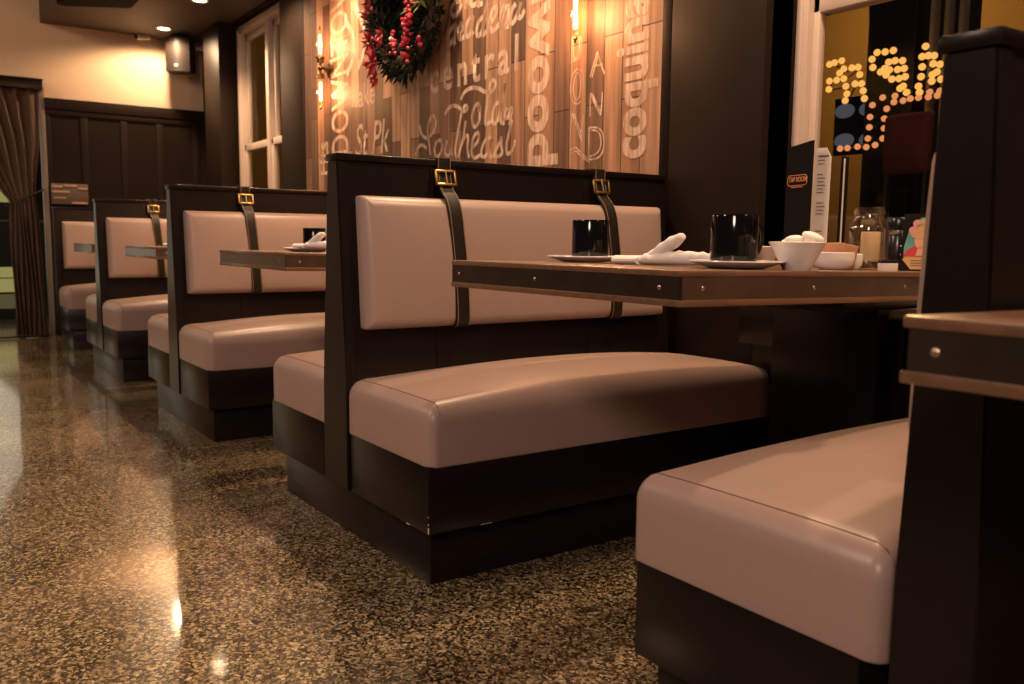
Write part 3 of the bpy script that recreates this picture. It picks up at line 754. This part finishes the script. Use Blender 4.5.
cardp('print', 'skin_print', [(-.004, .032), (.014, .032), (.009, .05), (.001, .05)], -.0054)
cardp('print', 'gold_print', disc(.004, .076, .020, .009), -.0058)
for k, (a, b) in enumerate(((-.010, .084), (.004, .090), (.018, .085), (-.003, .098), (.012, .100))): cardp('print', ('pink_print', 'gold_print', 'red_print')[k % 3], disc(a, b, .0085, .008, 12), -.0062)
cardp('print', 'pink_print', [(.026, .07), (.04, .07), (.04, .104), (.028, .104)], -.0046)
bm = bmesh.new()
for q in range(3): flat(bm, [(-.012, .021 - q * .005), (.034, .021 - q * .005), (.034, .0225 - q * .005), (-.012, .0225 - q * .005)], -.0050)
finish(bm, 'print', 'ink', tc_, smooth=False)

# menus standing against the wall end
mn = thing('menu_cover', 'tall black menu cover with a copper printed badge, standing on the table', 'menu', on_table(.779, .840), rz=.08)
bm = bmesh.new(); prism(bm, [(0, 0), (.066, 0), (.068, .298), (.002, .285)], 'y', -.003, .003)
prism(bm, [(0, 0), (.066, 0), (.066, .01), (.0, .01)], 'y', .003, .05); finish(bm, 'cover', 'blackcard', mn)
bx = Matrix.Translation((.004, -.0036, .196)) @ Matrix.Rotation(PI / 2, 4, 'X')
text_obj('badge_lettering', 'TAP ROOM', .0165, 'copper', bx @ Matrix.Translation((.003, .006, 0)) @ Matrix.Rotation(.03, 4, 'Z'), mn, bold=.0004, extrude=.0003, sx=.58)
bm = bmesh.new()
rim = [(.004, .198), (.008, .193), (.052, .195), (.056, .200), (.056, .214), (.052, .219), (.008, .217), (.004, .212), (.004, .198)]
tube(bm, [(a, -.0036, b) for a, b in rim], .0009, 5); tube(bm, [(.014, -.0036, .1895), (.045, -.0036, .1905)], .0012, 5)
finish(bm, 'badge_border', 'copper', mn)
mp_ = thing('paper_menu', 'narrow white printed menu sheet beside the black menu cover', 'menu', on_table(.825, .884), rz=.28)
bm = bmesh.new(); prism(bm, [(.0, 0), (.036, 0), (.038, .262), (.026, .284), (.002, .284)], 'y', -.002, .0)
prism(bm, [(.0, 0), (.036, 0), (.036, .008), (.0, .008)], 'y', .0, .03); finish(bm, 'sheet', 'paper', mp_)
bm = bmesh.new(); rr = random.Random(3)
z_ = .262
flat(bm, [(.008, z_), (.032, z_), (.032, z_ + .004), (.008, z_ + .004)], -.002)
while z_ > .02:
    z_ -= .0085
    if rr.random() < .22: z_ -= .008; continue
    flat(bm, [(.007, z_), (.007 + rr.uniform(.010, .023), z_), (.007 + rr.uniform(.010, .023), z_ + .0022), (.007, z_ + .0022)], -.002)
finish(bm, 'print', 'ink', mp_, smooth=False)
me_ = thing('menu_board', 'thin white edged board standing behind the paper menu', 'menu', on_table(.848, .950), rz=.28)
bm = bmesh.new(); prism(bm, [(0, 0), (.018, 0), (.020, .265), (.002, .270)], 'y', -.003, .0); prism(bm, [(0, 0), (.018, 0), (.018, .008), (0, .008)], 'y', 0, .03); finish(bm, 'board', 'blackcard', me_)
bm = bmesh.new(); prism(bm, [(.008, 0.002), (.0115, 0.002), (.0125, .262), (.009, .262)], 'y', -.0042, -.003); finish(bm, 'white_edge', 'paper', me_)

# second and third tables
mug('black mug on the second table, half hidden by the nearest booth end', on_table(-1.028, .36), 2.4)
plate('white plate on the second table beside its black mug', on_table(-.79, .235))
napkin('white folded napkin on the second table, cut off by the nearest booth end', on_table(-.69, .20, .012), .3, .9)
napkin('white folded napkin on the third table, beside the second booth end', on_table(-2.74, .245), .2, .9)

# ------------------------------------------------------------------ reclaimed wood panel with its lettering
PX0, PX1 = -3.14, -.004
pn = thing('wood_panel', 'reclaimed plank wall panel painted with white place names', 'wall panel', (PX0, WY + .0285, .90))
bm = bmesh.new(); box(bm, 0, PX1 - PX0, -.028, 0, 0, 1.53); finish(bm, 'planks', 'planks', pn, smooth=False)
bxo('edge_trim', 'darkwall', (PX1 - PX0, PX1 - PX0 + .038, -.029, 0, 0, 1.53), pn, .003); bxo('edge_trim', 'darkwall', (-.03, 0, -.030, 0, 0, 1.53), pn, .003)
LY = -.0288     # face of the lettering, just proud of the planks
def words(strokes, wdt, ox, oy, sc):
    """painted strokes traced on the panel face"""
    bm = bmesh.new(); org = pn.location
    for k_, s_ in enumerate(strokes):
        pts = [px_plane(ox + a / sc, oy + b / sc, WY) - org for a, b in s_]
        P2 = catmull([(p.x, 0, p.z) for p in pts], 5); rows = []
        for i, p in enumerate(P2):
            t = (P2[min(i + 1, len(P2) - 1)] - P2[max(i - 1, 0)])
            if t.length < 1e-7: t = Vector((1, 0, 0))
            t.normalize(); n = Vector((-t.z, 0, t.x)) * wdt / 2
            y = LY - .0002 * (k_ % 4)
            rows.append((bm.verts.new((p.x + n.x, y, p.z + n.z)), bm.verts.new((p.x - n.x, y, p.z - n.z))))
        for a, b in zip(rows, rows[1:]): bm.faces.new((a[0], a[1], b[1], b[0]))
    return finish(bm, 'lettering', 'chalk', pn, smooth=False)
southeast = [[(150,345),(165,410),(200,440),(245,410),(272,340),(268,285),(240,278),(215,340),(212,420),(225,500),(232,570)], [(205,520),(170,495),(140,510),(118,575)],
 [(315,455),(280,470),(265,520),(272,575),(300,570),(322,510),(312,455)], [(358,460),(345,530),(352,572),(380,560),(402,455),(390,530),(398,575)],
 [(340,265),(370,215),(410,195),(450,210),(490,238),(514,215),(505,195),(482,212),(458,300),(435,430),(420,540),(432,590)],
 [(500,310),(485,420),(450,560),(452,585)], [(468,500),(495,432),(517,430),(512,520),(524,592)],
 [(545,520),(590,470),(602,420),(585,402),(555,450),(545,540),(565,592),(610,570)], [(690,440),(655,450),(625,510),(618,570),(645,582),(680,520),(697,442),(680,530),(690,582),(718,570)],
 [(715,565),(760,470),(772,438),(770,500),(777,555),(745,582),(720,572)], [(852,300),(830,400),(810,500),(815,556),(840,552),(867,500),(872,455)]]
words(southeast, .017, 400, 80, 7.6)
old = [[(465,150),(485,100),(530,65),(590,62),(650,92),(700,85),(725,40),(720,10),(700,5),(680,50),(663,150),(650,280),(655,338),(695,310)],
 [(600,178),(570,200),(548,280),(560,352),(590,340),(607,270),(600,182),(612,240)], [(750,170),(720,200),(703,270),(712,332),(740,310),(762,230),(802,15),(770,200),(765,312),(795,330)],
 [(815,210),(798,270),(820,285),(852,212),(845,270),(832,345)]]
words(old, .018, 400, 80, 7.6)
upper = [[(240,0),(190,18),(160,75),(175,122),(212,100),(242,25)], [(285,-10),(270,55),(300,-5),(318,40),(350,30),(375,-20),(365,40),(400,20)],
 [(192,188),(160,222),(138,290),(150,342),(185,272),(202,178),(185,300),(192,338)], [(215,285),(247,220),(236,180),(214,232),(226,292),(262,280)],
 [(312,128),(280,182),(273,262),(295,272),(320,200),(332,118),(318,235),(330,262)], [(402,128),(370,170),(353,242),(370,272),(402,215),(442,-5),(412,150),(400,262),(432,235)],
 [(455,185),(502,110),(507,60),(480,70),(455,150),(460,222),(490,232),(525,180)], [(562,28),(545,112),(530,212),(562,90),(597,48),(592,122),(576,200),(600,195)],
 [(652,28),(620,82),(613,172),(640,162),(672,88),(692,15),(670,112),(690,132),(720,75)], [(60,-5),(100,-30)]]
words(upper[:-1], .022, 430, 0, 7.6)
outl = [[(65,-20),(58,100),(80,100),(98,88),(108,60),(106,-20)], [(72,-20),(70,90),(90,80),(98,60),(97,-20)],
 [(85,148),(62,185),(54,260),(66,312),(95,322),(115,285),(121,210),(108,155),(85,148)], [(88,165),(74,200),(69,262),(82,303),(100,285),(107,215),(100,175),(88,165)],
 [(50,518),(55,440),(62,370)], [(62,370),(85,440),(112,515)], [(108,515),(113,440),(120,382)], [(72,372),(95,440),(108,470)],
 [(50,562),(78,546),(110,575),(150,605),(200,592),(222,540),(217,475),(192,446),(150,444)], [(55,578),(80,563),(110,592),(150,620)], [(148,444),(147,520),(146,592)], [(150,592),(190,572),(208,530),(203,480),(185,460),(160,458)],
 [(153,190),(172,120),(190,60)], [(190,60),(208,120),(226,172)], [(170,132),(195,128),(216,122)], [(163,190),(180,130),(192,82)],
 [(153,388),(153,330),(156,268)], [(156,268),(180,330),(206,382)], [(206,382),(212,330),(216,265)], [(163,270),(190,330),(204,360)]]
words(outl, .0065, 560, 40, 5.07)
zig = [[(355,5),(366,40),(355,75)], [(345,20),(356,45),(347,75)], [(372,0),(378,30),(370,70)]]
words([[((a - 300) * 3.8, b * 3.8) for a, b in s_] for s_ in zig], .035, 300, 0, 3.8)
def put_text(body, size, x, z, rot, sx, bold=.004, shear=0.0, align='LEFT', space=1.0):
    mtx = Matrix.Translation((x - PX0, LY - .0004, z - .90)) @ Matrix.Rotation(PI / 2, 4, 'X') @ Matrix.Rotation(rot, 4, 'Z')
    return text_obj('lettering', body, size, 'chalk', mtx, pn, bold=bold, shear=shear, sx=sx, align=align, space=space)
put_text('central', .205, -.825, 1.487, 0, .98, .004, align='RIGHT', space=1.3)
put_text('coquina', .225, -.078, 1.082, PI / 2, .78, .008)
put_text('Kenwood', .27, -.755, 1.085, -PI / 2, 1.0, .009, align='RIGHT')
put_text('DOWNTOWN', .335, -2.50, 1.27, PI / 2, .50, .003)
put_text('Hts', .20, -2.79, 1.17, PI / 2, .7, .004)
put_text('St Pk', .25, -2.42, 1.25, 0, .80, .001, shear=.25)
put_text('lake', .17, -2.40, 1.515, 0, .9, .001)

# sconces
AR = .062
def sconce(label, x, z, group='twin bulb wall sconces'):
    t = thing('wall_sconce', label, 'lamp', (x, WY + .002, z), group)
    bm = bmesh.new(); lathe(bm, [(0, .0), (.048, .0), (.048, .006), (.040, .012), (.022, .016), (.020, .030), (0, .030)], 28)
    for v in bm.verts: v.co = Vector((v.co.x, -v.co.z, v.co.y))
    finish(bm, 'wall_plate', 'bronze', t)
    bm = bmesh.new(); tube(bm, [(0, -.028, 0), (0, -AR, 0)], .0085, 12)
    bmesh.ops.create_uvsphere(bm, u_segments=16, v_segments=10, radius=.015, matrix=Matrix.Translation((0, -AR, 0)))
    tube(bm, [(0, -AR, -.03), (0, -AR, .03)], .008, 12); finish(bm, 'arm', 'bronze', t)
    for s in (1, -1):
        bm = bmesh.new(); lathe(bm, [(0, s * .028), (.014, s * .028), (.020, s * .034), (.021, s * .050), (.027, s * .055), (.027, s * .060), (0, s * .060)], 24, (0, -AR, 0))
        sk = finish(bm, 'socket', 'bronze', t)
        bm = bmesh.new(); lathe(bm, [(.012, s * .060), (.020, s * .072), (.022, s * .09), (.022, s * .185), (.017, s * .205), (.007, s * .214), (0, s * .216)], 24, (0, -AR, 0))
        gl = finish(bm, 'bulb', 'bulbglass', t)
        bm = bmesh.new()
        lathe(bm, [(0, s * .078), (.0055, s * .080), (.0075, s * .088), (.0075, s * .176), (.0055, s * .185), (0, s * .187)], 14, (0, -AR, 0))
        finish(bm, 'filament', 'filament', gl)
        bm = bmesh.new(); lathe(bm, [(0, s * .214), (.007, s * .215), (.010, s * .219), (.004, s * .224), (.0035, s * .234), (0, s * .237)], 12, (0, -AR, 0))
        finish(bm, 'finial', 'bronze', t)
        light('sconce_glow', 'POINT', (0, -AR - .03, s * .135), 6.8, (1.0, 0.47, 0.20), t, shadow_soft_size=.02)
    return t
sconce('twin bulb brass sconce at the window end of the wood panel', -2.745, 1.775)
sconce('glowing sconce above the divider of the nearest full booth', -.392, 1.742)

# wreath
wr = thing('holiday_wreath', 'dark green wreath with red poinsettias and berries on the panel', 'wreath', (-1.66, WY, 1.93))
rr = random.Random(11); bm = bmesh.new()
tp = [(.29 * math.cos(2 * PI * k / 40), -.06, .29 * math.sin(2 * PI * k / 40)) for k in range(41)]
tube(bm, tp, .055, 10, cap=False); finish(bm, 'vine_ring', 'pinecone', wr)
def spray(bm, c, d, ln, wd, up_=Vector((0, -1, 0))):
    d = d.normalized(); s_ = d.cross(up_)
    if s_.length < 1e-3: s_ = Vector((1, 0, 0))
    s_.normalize(); n = s_.cross(d)
    a = bm.verts.new(c); b1 = bm.verts.new(c + d * ln * .45 + s_ * wd - n * wd * .3); b2 = bm.verts.new(c + d * ln * .45 - s_ * wd - n * wd * .3); e = bm.verts.new(c + d * ln); md = bm.verts.new(c + d * ln * .45 + n * wd * .3)
    bm.faces.new((a, b1, md)); bm.faces.new((a, md, b2)); bm.faces.new((b1, e, md)); bm.faces.new((md, e, b2))
bm = bmesh.new()
for k in range(2600):
    th = rr.random() * 2 * PI; ph = rr.random() * 2 * PI; R_ = .275; r_ = .085 * math.sqrt(rr.random())
    c = Vector(((R_ + r_ * math.cos(ph)) * math.cos(th), -.075 - .055 * math.sin(ph) * rr.random(), (R_ + r_ * math.cos(ph)) * math.sin(th)))
    rad_ = Vector((math.cos(th), 0, math.sin(th))); tan_ = Vector((-math.sin(th), 0, math.cos(th)))
    d = rad_ * math.cos(ph) * 1.0 + Vector((0, -1, 0)) * abs(math.sin(ph)) * .8 + tan_ * rr.uniform(-.9, .9)
    spray(bm, c, d, rr.uniform(.04, .08), rr.uniform(.006, .012), Vector((rr.uniform(-.5, .5), -1, rr.uniform(-.5, .5))))
fo = finish(bm, 'foliage', 'leaf', wr, smooth=False)
bm = bmesh.new()
for th0, R0 in ((.25, .28), (.55, .30), (-.15, .31), (.95, .28), (2.3, .3)):
    for k in range(46):
        th = th0 + rr.uniform(-.22, .22); R_ = R0 + rr.uniform(-.08, .06)
        spray(bm, Vector((R_ * math.cos(th), -.13 - .03 * rr.random(), R_ * math.sin(th))), Vector((rr.uniform(-1, 1), -.6, rr.uniform(-1, 1))), rr.uniform(.05, .09), rr.uniform(.006, .011))
finish(bm, 'olive_sprig', 'olive', wr, smooth=False)
def poinsettia(c, r_):
    bm = bmesh.new()
    for lay, (n, f) in enumerate(((6, 1.0), (5, .62))):
        for k in range(n):
            a = 2 * PI * k / n + lay * .4 + rr.uniform(-.2, .2); d = Vector((math.cos(a), -.25 - .4 * lay, math.sin(a)))
            spray(bm, Vector(c) + Vector((0, -.006 * lay, 0)), d, r_ * f * rr.uniform(.85, 1.15), r_ * f * .30)
    finish(bm, 'poinsettia', 'red', wr, smooth=False)
OFF = Vector((.05, 0, -.07))
for c, r_ in (((-.255, -.15, -.20), .085), ((-.315, -.14, -.09), .075), ((-.335, -.13, .05), .08), ((-.23, -.15, -.285), .06), ((-.30, -.14, .16), .075), ((.05, -.15, .15), .07), ((-.155, -.16, -.10), .055),
              ((.16, -.15, .26), .07), ((-.12, -.14, .31), .075)): poinsettia(Vector(c) + OFF, r_)
bm = bmesh.new()
for c0, n, sp in (((.13, -.165, -.15), 26, .055), ((.16, -.165, -.05), 14, .035), ((.0, -.165, -.16), 12, .04), ((.16, -.165, .02), 9, .03), ((.24, -.15, -.16), 3, .02), ((.1, -.16, -.21), 8, .03), ((.15, -.15, .2), 10, .05)):
    for k in range(n):
        p = Vector(c0) + Vector((.05, 0, -.09)) + Vector((rr.gauss(0, .5) * sp, -abs(rr.gauss(0, .4)) * .03, rr.gauss(0, .6) * sp))
        bmesh.ops.create_icosphere(bm, subdivisions=2, radius=rr.uniform(.008, .0115), matrix=Matrix.Translation(p))
be = finish(bm, 'berries', 'berry', wr)
be['kind'] = 'stuff'
for c in ((-.315, -.15, .005), (-.325, -.14, -.105), (-.30, -.14, -.21), (-.02, -.17, -.135)):
    bm = bmesh.new(); bmesh.ops.create_icosphere(bm, subdivisions=2, radius=.011, matrix=Matrix.Translation(Vector(c) + OFF)); finish(bm, 'bud', 'white_bud', wr)
bm = bmesh.new()
ribbon_pts = [(-.06, .42), (-.075, .25), (-.065, .12), (-.08, 0.02)]
ribbon(bm, [(a, b) for a, b in ribbon_pts], -.15, -.146, .05); ribbon(bm, [(a + .12, b) for a, b in ribbon_pts[:3]], -.15, -.146, .05); finish(bm, 'ribbon_tail', 'red', wr)
# disc of dark leaf sprays filling the middle of the wreath
bm = bmesh.new()
for k in range(700):
    a = rr.random() * 2 * PI; r_ = .2 * math.sqrt(rr.random())
    spray(bm, Vector((r_ * math.cos(a), -.012 - .03 * rr.random(), r_ * math.sin(a))), Vector((rr.uniform(-1, 1), -.3, rr.uniform(-1, 1))), rr.uniform(.05, .08), rr.uniform(.012, .02))
finish(bm, 'centre_sprays', 'leaf', wr, smooth=False)

# ------------------------------------------------------------------ soffit fittings
DG = 'recessed ceiling downlights over the booths'
dl = ['recessed downlight beside the speaker at the far wall', 'recessed downlight second from the far wall, cut by the picture top']
dxs = [-5.40, -4.36, -3.33, -2.29, -1.26, -.22, .81, 1.85, 2.88, 3.92]
for i, x in enumerate(dxs):
    lab = dl[i] if i < 2 else 'recessed ceiling downlight above the booths, outside the picture'
    t = thing('recessed_downlight', lab, 'ceiling light', (x, .885, CZ), DG)
    bm = bmesh.new(); lathe(bm, [(.042, -.001), (.060, -.001), (.062, -.005), (.056, -.009), (.044, -.006), (.042, -.001)], 32); finish(bm, 'trim_ring', 'whiteplastic', t)
    bm = bmesh.new(); lathe(bm, [(0, -.0045), (.030, -.004), (.043, -.002)], 32); finish(bm, 'lens', 'downlight', t)
    light('downlight_beam', 'SPOT', (0, 0, -.03), 85 if i else 66, (1.0, 0.63, 0.36), t, spot_size=math.radians(125 if i else 166), spot_blend=.7 if i else .35, shadow_soft_size=.035)

spk = thing('wall_speaker', 'grey rounded wall speaker in the far corner under the ceiling', 'speaker', (-5.60, 1.06, 2.16))
bm = bmesh.new()
out = [(-.08, .055)] + [(-.08 + .16 * k / 14, -.055 - .035 * math.sin(PI * k / 14)) for k in range(15)] + [(.08, .055), (.05, .075), (-.05, .075)]
prism(bm, out, 'z', 0, .285); bmesh.ops.bevel(bm, geom=[e for e in bm.edges], offset=.008, segments=2, affect='EDGES')
rz = Matrix.Rotation(.95, 4, 'Z') @ Matrix.Diagonal((1.3, 1.15, .96, 1))
for v in bm.verts: v.co = rz @ v.co
finish(bm, 'speaker_body', 'greyplastic', spk)
bm = bmesh.new(); lathe(bm, [(0, 0), (.011, 0), (.011, .003), (0, .004)], 16)
for v in bm.verts: v.co = rz @ Vector((v.co.x, -.089 - v.co.z, .05 + v.co.y))
finish(bm, 'badge', 'whiteplastic', spk)
bm = bmesh.new(); tube(bm, [(0.0, .05, .2), (-.02, .14, .22), (-.02, .245, .22)], .014, 10); box(bm, -.06, .02, .225, .243, .17, .27, .004); finish(bm, 'bracket', 'whiteplastic', spk)

cm = thing('security_camera', 'small white security camera on the far wall under the ceiling edge', 'camera', (FX, .80, 2.455))
bm = bmesh.new(); tube(bm, [(0, 0, 0), (.03, 0, 0)], .03, 16); tube(bm, [(.02, .0, 0), (.06, .01, -.01)], .012, 10); finish(bm, 'mount', 'whiteplastic', cm)
bm = bmesh.new(); tube(bm, [(.045, .05, -.005), (.075, -.055, -.02)], .026, 16); finish(bm, 'camera_body', 'whiteplastic', cm)
bm = bmesh.new(); tube(bm, [(.075, -.054, -.02), (.077, -.062, -.021)], .019, 16); finish(bm, 'lens', 'blackplastic', cm)

dk = thing('ceiling_panel', 'flat black rounded panel under the ceiling at the picture top', 'panel', (-4.45, .06, CZ))
bm = bmesh.new(); o2 = []
for cx_, cy_, a0 in ((.70, .40, 0), (-.33, .40, PI / 2), (-.52, .06, PI), (.70, .06, 1.5 * PI)):
    o2 += [(cx_ + .06 * math.cos(a0 + k * PI / 16), cy_ + .06 * math.sin(a0 + k * PI / 16)) for k in range(9)]
prism(bm, o2, 'z', -.022, -.0005); finish(bm, 'panel', 'matteblack', dk)
bm = bmesh.new(); prism(bm, [(.06 + (x - .06) * .94, .23 + (y - .23) * .9) for x, y in o2], 'z', -.027, -.021); finish(bm, 'grille', 'matteblack', dk)

# ------------------------------------------------------------------ far doorway
jb = bmesh.new(); box(jb, FX - .02, FX + .035, .012, .052, 0, 1.96, .004); struct(finish(jb, 'door_1', 'jamb'))  # lighter strip colour carries the highlight on the jamb edge
va = thing('curtain_valance', 'dark valance box above the far doorway curtain', 'valance', (FX, -.47, 1.925))
bm = bmesh.new(); box(bm, .0, .14, -.60, .50, 0, .075, .004); finish(bm, 'box', 'dark', va)
bm = bmesh.new(); box(bm, .0, .148, -.605, .505, .072, .084, .003); finish(bm, 'top_board', 'dark', va)
cu = thing('tied_curtain', 'brown curtain tied back at the edge of the far doorway', 'curtain', (FX + .075, 0, 0))
bm = bmesh.new(); nu, nv = 90, 60; g = []
for j in range(nv + 1):
    z = .015 + (1.925 - .015) * j / nv
    if z > 1.08:
        k = (z - 1.08) / (1.925 - 1.08); yl = -.235 - .40 * k ** .75; yr = -.055 + .055 * min(1, k * 2)
    else:
        k = (1.08 - z) / 1.08; yl = -.235; yr = -.055 + .045 * k ** .6
    row = []
    for i in range(nu + 1):
        u_ = i / nu; amp = .022 * (1 - .35 * math.exp(-((z - 1.08) / .1) ** 2))
        x = amp * math.sin(u_ * 2 * PI * 7 + .5 * math.sin(z * 2)) + .006 * math.sin(u_ * 40 + z * 5)
        row.append(bm.verts.new((x, yl + (yr - yl) * u_ + .006 * math.sin(z * 6 + u_ * 9), z)))
    g.append(row)
for j in range(nv):
    for i in range(nu): bm.faces.new((g[j][i], g[j][i + 1], g[j + 1][i + 1], g[j + 1][i]))
bmesh.ops.solidify(bm, geom=bm.faces[:], thickness=.003)
finish(bm, 'cloth', 'curtain', cu)
bm = bmesh.new(); tube(bm, catmull([(.0, -.255, 1.03), (.032, -.24, 1.035), (.036, -.15, 1.075), (.034, -.06, 1.13), (-.035, .012, 1.165)], 5), .007, 8); finish(bm, 'tieback', 'cord', cu)
# room beyond the doorway: a dark glazed door front with lit yellow panes
dr = bpy.data.objects.new('door_2', None); C.objects.link(dr); dr.location = (-7.6, -.5, 0); struct(dr)
bxo('door_frame', 'blackmetal', (-.05, 0, -.9, .9, 0, 3.0), dr)
for z0, z1, mt_ in ((1.12, 1.26, 'yellowpane'), (1.32, 1.9, 'olivepane'), (.40, .50, 'yellowpane'), (.26, .39, 'yellowpane'), (.10, .24, 'olivepane')):
    bxo('lit_pane', mt_, (0, .01, -.85, .62, z0, z1), dr)
bxo('rail', 'jamb', (0, .03, -.88, .88, .93, .955), dr, .003)
stand = thing('curtain_floor_bar', 'low dark metal bar on the floor below the curtain', 'bar', (FX + .16, -.2, 0))
bm = bmesh.new(); box(bm, -.02, .02, -.34, .2, .008, .022, .003); finish(bm, 'bar', 'blackmetal', stand)
bm = bmesh.new(); box(bm, -.028, .028, -.02, .02, 0, .012, .002); finish(bm, 'foot', 'blackmetal', stand)

# plaque on the wainscot above the last booth
pl = thing('wall_plaque', 'small brown plaque with pale bars on the far wall above the last booth', 'plaque', (FX + .037, .20, 1.055))
bm = bmesh.new(); box(bm, 0, .02, -.135, .135, 0, .165, .003); finish(bm, 'board', 'plaque', pl)
for (y0, y1, z0, z1) in ((-.13, -.05, .125, .15), (-.04, .05, .135, .157), (.06, .13, .115, .135), (-.13, .0, .085, .108), (.01, .125, .0, .02), (-.12, -.03, .04, .055)):
    bxo('pale_bar', 'pinkwood', (.02, .025, y0, y1, z0 + .004, z1), pl, .001)
